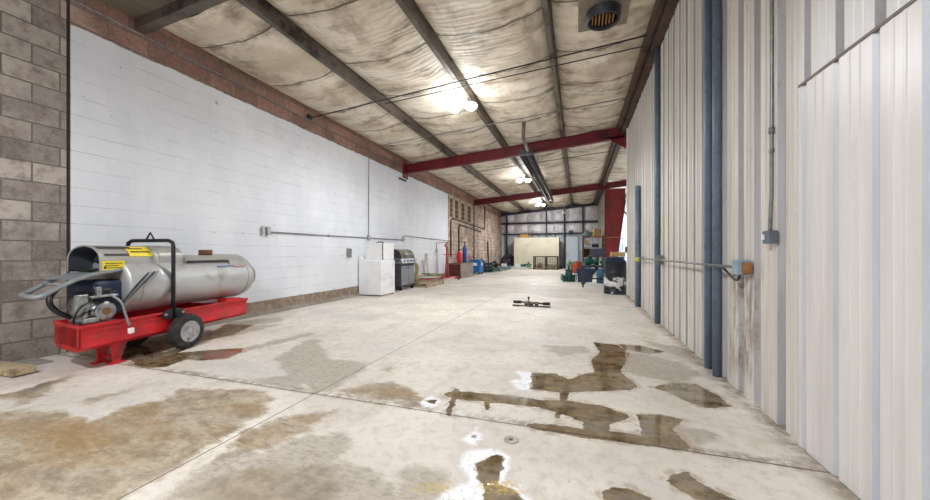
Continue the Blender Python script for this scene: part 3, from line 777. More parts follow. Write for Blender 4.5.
MB().b2(-.27,.27,-.30,.30,0,.62,.01).build('casing', mat('heater_casing', c(140,128,112), .5, .2, .25, 5, c(110,98,84), 4), t)
mb = MB(); mb.lathe((0,.0,.02),(0,0,-1),[(0,.185),(.12,.175),(.13,.16),(.10,.145),(.02,.145)],28,False); mb.build('outlet_ring', DKSTEEL, t)
mb = MB(); mb.lathe((0,0,.0),(0,0,-1),[(0,.15),(.015,.145)],24)
mb.build('outlet_back', mat('dark_brown', c(66,46,30), .7), t)  # dark brown disc at the back of the outlet
mb = MB()
for q in range(-3, 4): mb.box(q*.036,0,-.05,.012,.22-abs(q)*.03,.07,(0,.25,0))
mb.build('burner_fins', GLOW, t)
for sx in (-.24,.24): MB().b2(sx-.012,sx+.012,-.02,.02,.62,.70).build('hanger', DKSTEEL, t)
MB().b2(.27,.36,-.2,-.05,.05,.3,.01).build('valve_box', BLACK, t)
t = thing('pendant_sensor', 'small pale bell hanging on a rod under the far roof', 'pendant', (-.75, 20.5, 3.3))
MB().cyl((0,0,.15),(0,0,1.15),.012,8).build('rod', GALV, t)
MB().lathe((0,0,.15),(0,0,-1),[(0,.02),(.05,.09),(.12,.11),(.15,.05)],16).build('bell', WHITEP, t)

# ------------------------------------------------------------------ the wheeled heater (local x = along, y = to the wall)
HR = math.atan2(.985, -.17)
H = thing('portable_heater', 'silver barrel construction heater on a red two-wheeled tray by the white wall', 'heater', (-4.2, 1.85, 0), HR)
Lh, Wh = 1.97, .54
mb = MB()   # tray: hollow trough with rolled rim
mb.prism([(0,.44),(.0,.24),(.06,.20),(Wh-.06,.20),(Wh,.24),(Wh,.44),(Wh-.012,.44),(Wh-.012,.245),(Wh-.065,.212),(.065,.212),(.012,.245),(.012,.44)], (0,0,0), (0,1,0), (0,0,1), (Lh,0,0))
mb.b2(0,.012,.06,Wh-.06,.205,.44); mb.b2(0,.012,.0,Wh,.24,.44); mb.b2(Lh-.012,Lh,0,Wh,.22,.44)
mb.b2(-.012,.012,-.012,Wh+.012,.415,.445); mb.b2(Lh-.012,Lh+.012,-.012,Wh+.012,.415,.445)
mb.b2(0,Lh,-.025,.012,.43,.445); mb.b2(0,Lh,Wh-.012,Wh+.025,.43,.445)
mb.b2(0,Lh,-.02,0,.385,.392)
for v in mb.bm.verts:
    if v.co.x < .5: v.co.x += (.5-v.co.x)/.5*(.03+.17*v.co.y/Wh)
tray = mb.build('tray', RED, H)
MB().b2(.22,.5,.03,Wh-.03,.40,.415).build('engine_deck', RED, tray)
MB().b2(1.55,Lh-.06,.06,Wh-.06,.40,.43,.005).build('rear_cradle', RED, tray)
mb = MB(); mb.b2(1.62,1.86,.0,.14,.43,.47,.005); mb.build('step_bracket', RED, tray)
# foot stand
mb = MB()
for yy in (.09, .27):
    mb.prism([(.34,.24),(.50,.24),(.43,.05),(.43,.012),(.36,.012),(.36,.05)], (0,yy,0), (1,0,0), (0,0,1), (0,.02,0))
    mb.b2(.33,.46,yy-.02,yy+.05,.0,.014)
mb.cyl((.39,.09,.07),(.39,.29,.07),.014,10)
mb.build('foot_stand', RED, H)
# axle + wheels
AX = .965
MB().cyl((AX,-.10,.197),(AX,Wh+.1,.197),.014,10).build('axle', BLACK, H)
for yy in (0, Wh-.012):
    mb = MB(); mb.prism([(AX-.06,.24),(AX+.06,.24),(AX+.03,.15),(AX-.03,.15)], (0,yy,0), (1,0,0), (0,0,1), (0,.012,0)); mb.build('axle_bracket', RED, H)
for yy, s in ((-.085, -1), (Wh+.085, 1)):
    mb = MB()
    prof = [(-.045,.098),(-.055,.115),(-.056,.150),(-.048,.180),(-.035,.193),(-.02,.195),(.02,.195),(.035,.193),(.048,.180),(.056,.150),(.055,.115),(.045,.098)]
    mb.lathe((AX,yy,.197),(0,1,0),[(a,b) for a,b in prof],40,False)
    for q in range(36):
        a = 2*PI*q/36
        mb.box(AX+math.cos(a)*.192,yy,.197+math.sin(a)*.192,.008,.07,.014,(0,-a,0))
    wh = mb.build('tyre', RUBBER, H)
    mb = MB(); mb.lathe((AX,yy+s*.052,.197),(0,-s,0),[(0,.122),(-.006,.118),(.0,.110),(.034,.098),(.040,.082),(.030,.072),(.012,.058),(.008,.034),(-.014,.030),(-.022,.012),(-.022,.0)],28)
    mb.lathe((AX,yy-s*.05,.197),(0,s,0),[(0,.104),(.02,.088),(.03,.07),(.03,.0)],20)
    rim = mb.build('wheel_rim', RIM, wh)
    for q in range(5):
        a = 2*PI*q/5; mb = MB(); mb.cyl((AX+math.cos(a)*.052,yy+s*.034,.197+math.sin(a)*.052),(AX+math.cos(a)*.052,yy+s*.046,.197+math.sin(a)*.052),.008,8)
        mb.build('wheel_bolt', DKSTEEL, rim if False else wh)
# barrel
BZ, BY, BR = .76, .27, .295
mb = MB(); mb.lathe((.44,BY,BZ),(1,0,0),[(0,.2),(.0,BR-.01),(.02,BR),(.3,BR),(.31,BR+.004),(.33,BR+.004),(.34,BR),(1.60,BR),(1.66,BR-.015),(1.70,BR-.05),(1.712,BR-.09),(1.714,.1)],48)
brl = mb.build('barrel', STEEL, H)
mb = MB(); mb.lathe((2.14,BY,BZ),(1,0,0),[(0,.168),(.09,.168),(.095,.18),(.12,.18),(.122,.165),(.09,.155),(.02,.15)],32); mb.build('outlet_ring', STEELD, brl)
for q in (1.98,.55): MB().torus((q,BY,BZ),(1,0,0),BR,.006,40,6).build('barrel_band', STEELD, brl)
# top panel
mb = MB(); mb.prism([(.06,.955),(.06,1.035),(.14,1.065),(.40,1.065),(.48,1.035),(.48,.955)], (1.08,0,0), (0,1,0), (0,0,1), (.62,0,0)); mb.build('top_panel', STEELD, brl)
mb = MB(); mb.prism([(.02,.90),(.03,.985),(.10,1.045),(.20,1.075),(.34,1.075),(.34,1.07),(.2,1.068),(.10,1.035),(.04,.98),(.03,.90)], (1.70,0,0), (0,1,0), (0,0,1), (.30,0,0)); mb.build('top_cover_plate', STEELD, brl)
mb = MB(); mb.b2(1.1,1.70,.045,.055,.975,1.0); mb.build('vent_slot_strip', BLACK, brl)
mb = MB(); mb.lathe((1.52,BY-.05,1.055),(0,0,1),[(0,.055),(.01,.075),(.075,.075),(.08,.07),(.08,.0)],8); mb.build('chimney_cap', BROWNCAP, brl)
# small coloured maker's marks on the barrel flank
mb = MB()
for q in range(9):
    a0 = .55; mb.box(1.50+q*.030, BY-math.cos(a0)*(BR+.003), BZ+math.sin(a0)*(BR+.003), .018,.003,.024,(-a0,0,.0))
bx = mb.build('marking', mat('mark_blue', c(84,108,160), .5), brl)
mb = MB()
for q in range(7):
    a0 = .50; mb.box(1.76+q*.028, BY-math.cos(a0)*(BR+.003), BZ+math.sin(a0)*(BR+.003), .015,.003,.022,(-a0,0,0))
mb.build('marking', mat('mark_red', c(190,80,80), .5), brl)
# burner shroud
def arch(y0, y1, zb, zs, zt, n=14, off=0.):
    r = (y1-y0)/2; pts = [(y0-off, zb), (y0-off, zs)]
    for i in range(1, n): 
        a = PI-PI*i/n; pts.append(((y0+y1)/2+math.cos(a)*(r+off), zs+math.sin(a)*(zt-zs+off)))
    return pts+[(y1+off, zs), (y1+off, zb)]
def shell(outer, inner, x0, x1):
    mb = MB(); prof = outer+inner[::-1]
    mb.prism(prof, (x0,0,0), (0,1,0), (0,0,1), (x1-x0,0,0)); return mb
sh = shell(arch(.08,.46,.915,1.03,1.17), arch(.09,.45,.915,1.03,1.16), .24, .92).build('shroud', STEELD, H)
shell(arch(.0905,.4495,.915,1.03,1.1595), arch(.094,.446,.915,1.03,1.155), .245, .7).build('shroud_lining', mat('dark_lining', c(60,64,74), .6), sh)  # inner sheet in a darker colour than the shroud
shell(arch(.075,.465,.915,1.035,1.178), arch(.08,.46,.915,1.03,1.17), .80, 1.08).build('shroud_rear', STEELD, sh)
MB().b2(.25,1.06,.10,.44,.93,.94).build('shroud_floor', BLACK, sh)
MB().b2(.7,.71,.10,.44,.93,1.1).build('shroud_baffle', NAVY, sh)
MB().box(.45,.26,1.02,.2,.1,.12,(0,.5,.3)).build('air_box', BLACK, sh)
# stickers
def sticker(x0, x1, z0, z1, yy):
    s = MB().b2(x0,x1,yy-.003,yy,z0,z1).build('warning_label', YELLOW, sh)
    mb = MB()
    for q in range(3): mb.b2(x0+.02,x1-.02-.03*(q%2),yy-.0045,yy-.003,z1-.02-q*.022,z1-.028-q*.022)
    mb.b2(x0+.01,x0+.03,yy-.0045,yy-.003,z0+.01,z0+.035)
    mb.build('label_print', LABELT, s)
sticker(.26,.45,.932,1.018,.08)
def curve_patch(x0, x1, a0, a1, m, name, push=.004, par=None):
    mb = MB(); n = 6; v = []
    for i in range(n+1):
        a = a0+(a1-a0)*i/n; y = .27-math.cos(a)*(.19+push); z = 1.03+math.sin(a)*(.14+push)
        v.append((mb.bm.verts.new((x0,y,z)), mb.bm.verts.new((x1,y,z))))
    for p, q in zip(v, v[1:]): mb.bm.faces.new((p[0],p[1],q[1],q[0]))
    return mb.build(name, m, par or sh)
st_ = curve_patch(.50,.73,.2,1.1,YELLOW,'warning_label',.006)
curve_patch(.52,.71,.5,.6,LABELT,'label_print',.009,st_); curve_patch(.52,.66,.78,.88,LABELT,'label_print',.009,st_)
curve_patch(.26,.56,.85,1.1,mat('black_vent_print', c(70,64,56),.6),'vent_strip',.006); curve_patch(.28,.54,.25,.42,LABELT,'printed_strip',.005)
# pull handle with plate
mb = MB(); mb.tube([(.42,.09,.93),(.10,.09,.88),(-.14,.09,.745),(-.18,.10,.725),(-.20,.15,.73),(-.16,.30,.735),(-.13,.36,.74),(-.08,.37,.755),(.14,.38,.88),(.42,.38,.93)], .020, 12, 2)
mb.cyl((-.02,.09,.815),(.02,.375,.815),.013,10)
hd = mb.build('pull_handle', GREYP, H)
MB().box(.16,.24,.885,.28,.28,.008,(0,-.17,0)).build('handle_plate', GREYP, hd)
# engine and fan
MB().box(.22,.17,.54,.20,.2,.20,None,.02).build('burner_pump', ALU, H)
mb = MB(); mb.lathe((.24,.05,.545),(0,-1,0),[(-.02,.088),(.0,.088),(.004,.078),(.03,.078),(.034,.088),(.042,.086),(.046,.07),(.046,.0)],22); e = mb.build('pump_cover', ALU, H)
mb = MB(); mb.cyl((.24,.006,.545),(.24,-.002,.545),.035,14); mb.build('cover_badge', BROWNCAP, e)
mb = MB(); mb.lathe((.10,.14,.60),(-1,0,0),[(-.08,.075),(-.078,.09),(-.06,.09),(-.058,.075),(-.045,.075),(-.043,.09),(-.028,.09),(-.026,.075),(-.01,.075),(-.008,.09),(.008,.09),(.012,.07),(.03,.06),(.03,.0)],20); mb.b2(.03,.12,.03,.07,.62,.72,.01).b2(.06,.18,.0,.03,.46,.50,.005); mb.build('motor', ALU, H)
mb = MB(); mb.b2(.10,.36,.04,.20,.66,.73,.012).b2(.14,.3,.02,.1,.72,.76,.01); mb.build('control_box', BLACK, H)
mb = MB(); mb.b2(.12,.34,.005,.04,.68,.70,.004).b2(.16,.20,-.0,.04,.70,.78,.004); mb.build('bracket', ALU, H)
MB().box(.34,.27,.66,.26,.34,.34,None,.03).build('fan_housing', NAVY, H)
for q in range(4):
    MB().tube([(.70+q*.03,.06,.93),(.58+q*.025,-.015-.004*q,.86),(.47+q*.02,-.03,.76),(.40+q*.012,-.02,.66),(.37,.02,.58)], .010, 8, 2).build('cable', GREYP if q % 2 else DKSTEEL, H)
t2 = MB().tube([(.28,.02,.70),(.34,-.04,.62),(.36,-.045,.5),(.40,-.045,.38)], .011, 8, 2).build('power_cord', GREYP, H)
MB().box(.41,-.05,.325,.045,.03,.055,None,.006).build('plug', WHITEP, t2)
MB().tube([(.34,.40,.86),(.12,.34,.80),(-.02,.28,.68),(.04,.26,.55),(.2,.22,.46)], .022, 12, 3).build('intake_hose', BLACK, H)
MB().tube([(.05,.10,.46),(.02,.05,.50),(.04,.03,.60),(.14,.04,.66)], .009, 8, 2).build('cable', BLACK, H)
# lift frame
mb = MB(); mb.tube([(.86,-.03,.36),(.86,-.03,1.17),(.86,-.02,1.21),(.86,.03,1.235),(.86,Wh-.03,1.235),(.86,Wh+.02,1.21),(.86,Wh+.03,1.17),(.86,Wh+.03,.36)], .020, 12)
lf = mb.build('lift_frame', BLACK, H)
for yy in (-.04, Wh+.03):
    mb = MB(); mb.prism([(.72,.40),(.76,.46),(.84,.48),(.88,.48),(.96,.46),(1.0,.40),(.96,.37),(.76,.37)], (0,yy,0), (1,0,0), (0,0,1), (0,.012,0)); mb.build('foot_plate', BLACK, lf)
    s = -1 if yy < 0 else 1
    for q in (.76, .96): MB().cyl((q,yy+.006,.42),(q,yy+s*.02+.006,.42),.014,8).build('bolt', ALU, lf)
MB().tube([(.86,.22,1.25),(.86,.27,1.325),(.86,.32,1.25)], .009, 8).build('lifting_eye', BLACK, lf)

# wood plank at left edge
t = tag(MB().box(0,0,.045,.62,.15,.06,None,.006).build('timber_offcut', WOOD, None, (-5.0,1.72,0), .05), 'short timber offcut lying on the floor at the left edge of the photo', 'timber')
# floor cap
x, y = gp(511, 440); t = thing('floor_cap', 'small round metal cap set in the floor beside the white crystal patch', 'cap', (x,y,0))
MB().lathe((0,0,0),(0,0,1),[(0,.042),(.004,.042),(.006,.036),(.004,.034),(.004,.0)],24).build('cap', mat('cap_metal', c(176,172,164), .5, .3, .2, 30), t)
MB().box(0,0,.006,.028,.006,.003,(0,0,.6)).box(0,0,.006,.006,.02,.003,(0,0,.6)).build('slot', BLACK, t)

# ------------------------------------------------------------------ left side equipment
W = thing('washing_machine', 'white top-loading washer with back console against the white wall', 'washer', (-4.99, 7.94, 0))
MB().b2(-.33,.33,-.34,.34,.03,.90,.012).build('body', WHITE, W)
mb = MB(); mb.prism([(-.33,.89),(-.33,1.0),(-.28,1.0),(-.22,.90)], (0,-.34,0), (1,0,0), (0,0,1), (0,.68,0)); mb.build('console', WHITE, W)
MB().b2(.33,.334,-.33,.33,.44,.446).build('front_panel_seam', GREYP, W)
MB().b2(-.2,.31,-.31,.31,.90,.912,.004).build('lid', WHITE, W)
for sx in (-.28,.28):
    for sy in (-.28,.28): MB().cyl((sx,sy,0),(sx,sy,.035),.02,10).build('foot', BLACK, W)
FR = thing('countertop_cabinet', 'white rounded-back cabinet with dark seam sitting on the washer', 'cabinet', (-4.86, 7.96, .914))
n = 10; pr = [(.17,0),(.17,.43)]+[(.03-.36*math.sin(PI/2*i/n), .43-.36*(1-math.cos(PI/2*i/n))) for i in range(n+1)]+[(-.33,0)]
mb = MB(); mb.prism(pr, (0,-.25,0), (1,0,0), (0,0,1), (0,.5,0)); mb.build('shell', WHITEP, FR)
MB().b2(.172,.21,-.25,.25,.0,.43,.008).build('door', WHITEP, FR)
MB().b2(.164,.176,-.258,.258,.0,.436).build('seal', BLACK, FR)
MB().tube([(-.14,-.1,.37),(-.09,-.1,.455),(.06,-.08,.46),(.1,-.08,.43)],.014,8,1).build('handle', BLACK, FR)
G = thing('gas_grill', 'grey cart grill with a rounded weathered hood beside the washer', 'grill', (-5.03, 9.30, 0))
MB().b2(-.24,.22,-.42,.42,.12,.80,.01).build('cart', mat('dark_grey_cart', c(70,72,80), .5, .3, .2), G)
for sy in (-.205,.205):
    dd = MB().b2(.22,.24,sy-.195,sy+.195,.16,.70,.006).build('door', GREYCAB, G)
MB().b2(.241,.25,-.13,.13,.64,.66).build('door_label', BLACK, G)
mb = MB(); mb.prism([(.22,.78),(.30,.79),(.24,.92),(-.26,.92),(-.26,.78)], (0,-.46,0), (1,0,0), (0,0,1), (0,.92,0)); mb.build('control_panel', GREYCAB, G)
for q in range(4): MB().cyl((.265,-.3+q*.2,.85),(.30,-.3+q*.2,.86),.022,10).build('knob', BLACK, G)
n = 10; pr = [(-.26,.92)]+[(-.02+.25*math.cos(PI-PI*i/n)*1.0, .95+.24*math.sin(PI*i/n)) for i in range(n+1)]+[(.24,.92)]
mb = MB(); mb.prism(pr, (0,-.40,0), (1,0,0), (0,0,1), (0,.80,0), True); hdp = mb.build('hood', GRILLHOOD, G)
for yy in (-.415,.385):
    mb = MB(); mb.prism([(a*1.02,b*1.005) for a,b in pr], (0,yy,0), (1,0,0), (0,0,1), (0,.03,0)); mb.build('hood_end', DKSTEEL, hdp)
MB().tube([(.2,-.28,1.03),(.26,-.28,1.03),(.26,.28,1.03),(.2,.28,1.03)],.012,8).build('hood_handle', ALU, hdp)
for sy in (-1, 1): MB().b2(-.2,.22,sy*.43,sy*.66,.86,.90,.008).build('side_shelf', DKSTEEL if sy < 0 else GREYCAB, G)
for sx in (-.2,.18):
    for sy in (-.36,.36):
        MB().cyl((sx,sy-.015,.045),(sx,sy+.015,.045),.045,14).box(sx,sy,.1,.03,.05,.05).build('caster', BLACK, G)
t = thing('garden_hose_bundle', 'olive and tan hoses draped down past the grill to the pallet', 'hose', (-5.12, 10.12, 0))
for q in range(5):
    MB().tube([(-.1+.03*q,-.12+.04*q,.92-.03*q),(.05+.02*q,.0+.05*q,.95-.05*q),(.12+.01*q,.12+.03*q,.6),(.08,.1+.05*q,.35),(.12+.02*q,.12+.02*q,.20)],.016,8,2).build('hose', LIMEY if q % 2 else mat('tan_hose', c(176,150,110),.6), t)
def pallet(name, label, loc, rz, L=1.2, Wd=.8, m=WOOD, n=7, group=None, h=.14):
    t = thing(name, label, 'pallet', loc, rz, group)
    for q in range(n): MB().b2(-L/2+q*(L-.1)/(n-1),-L/2+q*(L-.1)/(n-1)+.1,-Wd/2,Wd/2,h-.02,h,.003).build('deck_board', m, t)
    for s in (-1,0,1): MB().b2(-L/2,L/2,s*(Wd/2-.03)-.025,s*(Wd/2-.03)+.025,.02,h-.02).build('runner', m, t)
    for s in (-1,0,1): MB().b2(s*(L/2-.05)-.05,s*(L/2-.05)+.05,-Wd/2,Wd/2,0,.02).build('bottom_board', m, t)
    return t
pallet('wooden_pallet', 'weathered wooden pallet on the floor between the grill and the red hoist', (-4.88,10.65,0), PI/2, 1.3, .8)
SCR = [(WOOD,'bare wood'),(mat('scrap_red', c(178,56,50), .5),'red'),(WHITEP,'white'),(mat('scrap_olive', c(150,158,84), .6),'yellow-green'),(GRIME,'grimy metal'),(WOOD,'bare wood'),(mat('scrap_green', c(70,104,80), .6),'green'),(WHITEP,'white'),(WOOD,'bare wood'),(mat('scrap_olive', c(150,158,84), .6),'yellow-green')]
WHERE = ['nearest the grill','a step past the grill','third from the grill','fourth from the grill','fifth from the grill','sixth from the grill','seventh from the grill','eighth from the grill','last but one before the red hoist','nearest the red hoist']
for i in range(10):
    a = [.5,-.4,.2,.7,-.6,.3,-.2,.6,-.5,.1][i]; yy = 10.44+i*.085
    tag(MB().box(0,0,.0,.72,.035,.025,(0,[.0,.03,-.04,.02,.05,-.03,.0,.04,-.02,.0][i],0)).build('scrap_slat', SCR[i][0], None, (-4.86+.03*(i%3),yy,.165+.05*(i%5)), a), SCR[i][1]+' scrap slat on the pallet, '+WHERE[i], 'slat', 'scrap slats on the wooden pallet')
tag(MB().box(0,0,.55,.03,.12,1.05,(-.14,-.12,0)).build('leaning_board', mat('grey_white_board', c(196,194,192), .6), None, (-5.24,11.72,.0)), 'pale narrow board leaning on the white wall by the red hoist', 'board')
tag(MB().box(0,0,.42,.03,.06,.85,(.05,-.1,0)).build('leaning_board', WOOD, None, (-5.25,11.42,.0)), 'short thin slat leaning on the white wall over the pallet', 'board')
# engine hoist
E = thing('engine_hoist', 'red engine hoist with upright mast and long low legs by the white wall', 'hoist', (-4.93, 13.0, 0))
mb = MB(); mb.box(-.05,.05,.74,.06,.08,1.28,(.10,0,0)); mb.build('mast', mat('worn_red', c(164,72,66), .55, 0, .3, 8, c(130,80,74), 6), E)
mb = MB(); mb.box(.0,-.18,.72,.035,.04,1.0,(-.20,0,0)); mb.build('ram_strut', mat('orange_red', c(196,60,48), .5), E)
mb = MB(); mb.box(-.02,-.12,1.42,.07,.30,.08,(.5,0,0)); mb.build('boom', mat('faded_boom', c(176,112,90), .6), E)
MB().cyl((-.05,-.05,.40),(-.04,-.12,.95),.025,10).build('jack_ram', ALU, E)
MB().b2(-.3,.42,-.04,.04,.10,.16,.005).build('crossbar', RED, E)
for sx in (-.25,.32): MB().box(sx,-.76,.12,.05,1.7,.05,(0,0,sx*.12)).build('leg', RED if sx < 0 else mat('pink_worn_leg', c(206,170,160), .6), E)
for p in ((-.32,-1.55),(.38,-1.55),(-.28,.08),(.42,.08)):
    MB().cyl((p[0]-.02,p[1],.055),(p[0]+.02,p[1],.055),.055,14).box(p[0],p[1],.1,.05,.06,.03).build('caster', DKSTEEL, E)
MB().b2(-.2,.2,.0,.03,1.0,1.03).build('handle_bar', RED, E)
# rusty steel box
B = thing('steel_chest', 'long low chest, grey concrete-coloured side and dark rust red end, by the wall', 'chest', (-4.98, 14.68, 0))
MB().b2(-.32,.32,-.9,.92,0,.62,.01).build('body', mat('rough_grey_side', c(150,140,130), .85, 0, .3, 6, c(100,90,80), 3, .4), B)
MB().b2(-.32,.31,-.93,-.9,.05,.6).build('end_plate', DARKRED, B)
MB().b2(-.34,.33,-.93,.93,.62,.65,.004).build('lid', mat('grey_lid', c(120,112,104), .8), B)
t = thing('red_tank', 'red pressure cylinder standing on the low chest', 'tank', (-4.82, 14.1, .65))
mb = MB(); mb.lathe((0,0,0),(0,0,1),[(0,.09),(.02,.105),(.40,.105),(.47,.07),(.50,.03),(.53,.03)],20); mb.build('body', RED, t)
MB().cyl((0,0,.53),(0,0,.58),.02,8).box(.03,0,.58,.12,.03,.03).build('valve', BLACK, t)
t = thing('gas_cylinder', 'tall blue gas cylinder standing on the low chest', 'cylinder', (-4.92, 15.1, .65))
mb = MB(); mb.lathe((0,0,0),(0,0,1),[(0,.09),(.02,.10),(.62,.10),(.72,.06),(.76,.03),(.86,.03)],20); mb.build('body', DBLUE, t)
MB().cyl((0,0,.86),(0,0,.95),.025,8).box(.0,0,.92,.14,.03,.03).build('valve', GRIME, t)
t = thing('torch_rack', 'small red rack on the low chest beside the blue cylinder', 'rack', (-4.8,15.45,.65))
MB().tube([(0,-.1,0),(0,-.1,.35),(0,.1,.35),(0,.1,0)],.015,8).tube([(-.2,-.1,.2),(.1,.1,.3)],.012,8).build('frame', RED, t)
# blue machine
t = thing('parts_washer', 'bright blue cabinet machine with a white label by the block wall', 'machine', (-4.95, 17.1, 0))
MB().b2(-.3,.3,-.34,.34,.08,.66,.04).build('body', BLUE, t)
MB().b2(-.24,.24,-.28,.28,.66,.74,.03).build('top', BLUE, t)
MB().b2(.301,.306,-.1,.14,.44,.58).build('label', PAPER, t); 
MB().b2(-.1,.14,-.345,-.341,.44,.58).build('label', PAPER, t)
for sx in (-.22,.22):
    for sy in (-.26,.26): MB().cyl((sx,sy-.02,.05),(sx,sy+.02,.05),.05,12).build('wheel', BLACK, t)
MB().tube([(-.2,-.2,.74),(-.2,-.2,.9),(-.2,.2,.9),(-.2,.2,.74)],.015,8,1).build('handle', DKSTEEL, t)
t = thing('hose_coil', 'dark coil of hose standing behind the blue machine', 'hose', (-4.92, 18.0, 0))
MB().torus((0,0,.38),(.7,.7,0),.33,.05,26,8).torus((.06,.06,.36),(.7,.7,0),.30,.045,26,8).build('coil', DKSTEEL, t)
t = thing('green_crate', 'dark green open crate next to the hose coil', 'crate', (-4.85, 19.0, 0))
mb = MB()
for z in (.1,.28,.46): mb.b2(-.35,.35,-.4,-.37,z-.06,z+.06).b2(-.35,.35,.37,.4,z-.06,z+.06).b2(.32,.35,-.4,.4,z-.06,z+.06).b2(-.35,-.32,-.4,.4,z-.06,z+.06)
mb.b2(-.35,.35,-.4,.4,.02,.05); mb.build('slatted_sides', mat('dark_green_paint', c(30,74,64), .5), t)
PB = mat('blue_grey_pallet', c(110,128,134), .7, 0, .2)
p1 = pallet('blue_pallet', 'blue-grey pallet, nearest the green crate', (-4.7,20.3,0), PI/2, 1.1, .9, PB, 5, 'blue-grey pallets along the block wall', .2)
dup(p1, (-4.65,21.6,0), PI/2, 'blue-grey pallet, middle one of the three', 'blue-grey pallets along the block wall')
dup(p1, (-4.6,22.9,0), PI/2, 'blue-grey pallet, nearest the big tyre', 'blue-grey pallets along the block wall')
for (x, y, lb) in ((-4.75,20.4,'black motor lump on the blue-grey pallet nearest the green crate'),(-4.6,22.7,'black motor lump on the blue-grey pallet nearest the big tyre')):
    t = thing('electric_motor', lb, 'motor', (x,y,.2), .3)
    mb = MB(); mb.lathe((-.22,0,.19),(1,0,0),[(0,.08),(.02,.16),(.38,.16),(.44,.06),(.52,.03)],18); mb.build('housing', BLACK, t)
    MB().b2(-.15,.15,-.14,.14,0,.05).build('foot', BLACK, t); MB().box(0,0,.37,.14,.12,.08,None,.01).build('terminal_box', BLACK, t)
tag(MB().box(0,0,.9,.05,.14,1.75,(0,-.03,0)).build('leaning_plank', mat('dark_brown_plank', c(92,66,44), .8), None, (-5.27,20.9,0)), 'dark brown plank standing against the block wall', 'plank')
tag(MB().box(0,0,.10,.35,.25,.2,(0,0,.2),.01).build('white_carton', WHITEP, None, (-4.45,21.7,.2)), 'small white carton on the middle blue-grey pallet', 'carton')
t = thing('tractor_tyre', 'very large black tyre leaning in the far left corner', 'tyre', (-4.72, 24.55, .51))
mb = MB(); mb.torus((0,0,0),(.25,-1,.12),.36,.14,36,10,1.2)
mb.build('tread', RUBBER, t)
mb = MB(); mb.lathe((0,-.06,0),(.25,-1,.12),[(0,.22),(.03,.22),(.03,.0)],20); mb.build('rim', DKSTEEL, t)
t = thing('tractor_tyre', 'second black tyre behind the very large one, against the corner', 'tyre', (-4.85, 25.03, .44))
MB().torus((0,0,0),(.1,-1,.1),.32,.11,30,10,1.1).build('tread', RUBBER, t)
# far middle
t = thing('panel_enclosure', 'large beige panelled enclosure in front of the far wall', 'enclosure', (-2.71, 24.45, 0))
MB().b2(-1.52,1.5,-.34,.36,.03,2.1).build('core', PLY, t)
for x0, x1 in ((-1.52,-.02),(0,1.5)): MB().b2(x0,x1,-.36,-.34,.03,2.12).build('front_sheet', PLY, t)
MB().b2(1.5,1.53,-.36,.38,0,2.12).build('side_sheet', SLATE, t)
MB().b2(-1.52,1.5,-.3,.3,0,.03).build('sill', DKSTEEL, t)
tag(MB().box(0,0,.12,.55,.35,.24,None,.01).build('cardboard_box', OCHRE, None, (-3.55,24.4,2.12)), 'ochre cardboard box on top of the beige enclosure', 'box')
t = thing('crate_cage', 'dark open metal crate of two bays before the beige enclosure', 'crate', (-1.98, 23.2, 0))
mb = MB()
for x in (-.74,0,.74):
    for y in (-.4,.4): mb.b2(x-.04,x+.04,y-.03,y+.03,0,.86)
for z in (.1,.84):
    for y in (-.4,.4): mb.b2(-.76,.76,y-.02,y+.02,z-.025,z+.025)
    for x in (-.74,.74): mb.b2(x-.02,x+.02,-.4,.4,z-.02,z+.02)
mb.build('frame', mat('brown_frame', c(82,62,52), .6, .3, .3), t)
mb = MB()
for q in range(14): mb.cyl((-.7+q*.108,.4,.1),(-.7+q*.108,.4,.84),.011,6)
for q in range(6): mb.cyl((-.74,.4,.18+q*.12),(.74,.4,.18+q*.12),.011,6)
mb.build('mesh', DKSTEEL, t)
mb = MB(); mb.b2(-.72,.72,-.38,.38,.10,.13); mb.build('deck', WOOD, t)
MB().cyl((-.4,-.1,.13),(-.4,-.1,.4),.12,14).build('canister', GRIME, t); 
t = pallet('white_pallet', 'whitish pallet on the floor left of the dark open crate', (-3.55,22.8,0), 0, 1.2, .9, mat('white_painted_wood', c(206,210,206), .7, 0, .12), 6)
t = thing('green_pump', 'small green pump beside the whitish pallet load', 'pump', (-3.05,22.75,.141))
MB().lathe((0,0,0),(0,0,1),[(0,.14),(.04,.14),(.05,.09),(.25,.09),(.3,.05),(.36,.05)],16).build('body', GREEN, t)
MB().cyl((-.2,0,.16),(.2,0,.16),.05,12).cyl((-.2,0,.16),(-.17,0,.16),.09,12).build('flange_pipe', GREEN, t)
tag(MB().box(0,0,.11,.3,.25,.22,None,.01).build('white_carton', WHITEP, None, (-3.75,22.7,.141)), 'small white carton on the whitish pallet', 'carton')
t = thing('hand_winch', 'green drum of line on the whitish pallet', 'winch', (-3.4,22.8,.141))
MB().cyl((-.12,0,.12),(.12,0,.12),.08,14).cyl((-.13,0,.12),(-.11,0,.12),.12,14).cyl((.11,0,.12),(.13,0,.12),.12,14).build('drum', GREEN, t)
tag(MB().b2(-.12,.12,-.06,0,-.2,.2,.01).build('breaker_box', WHITEP, None, (-1.0,YF-.06,1.55)), 'small pale electrical box on the far wall', 'box')
t = thing('wall_fan', 'small round black fan high on the far wall by the pale door', 'fan', (-.45,YF-.08,2.5))
MB().torus((0,-.06,0),(0,1,0),.13,.03,20,8).build('guard', BLACK, t); MB().cyl((0,-.1,0),(0,0,0),.06,12).box(0,-.05,0,.2,.01,.05,(0,.6,0)).build('blades', DKSTEEL, t)
tag(MB().cyl((-1.15,24.2,0),(-1.15,24.35,1.9),.02,8).build('upright_rod', DKSTEEL), 'dark rod standing beside the beige enclosure', 'rod')
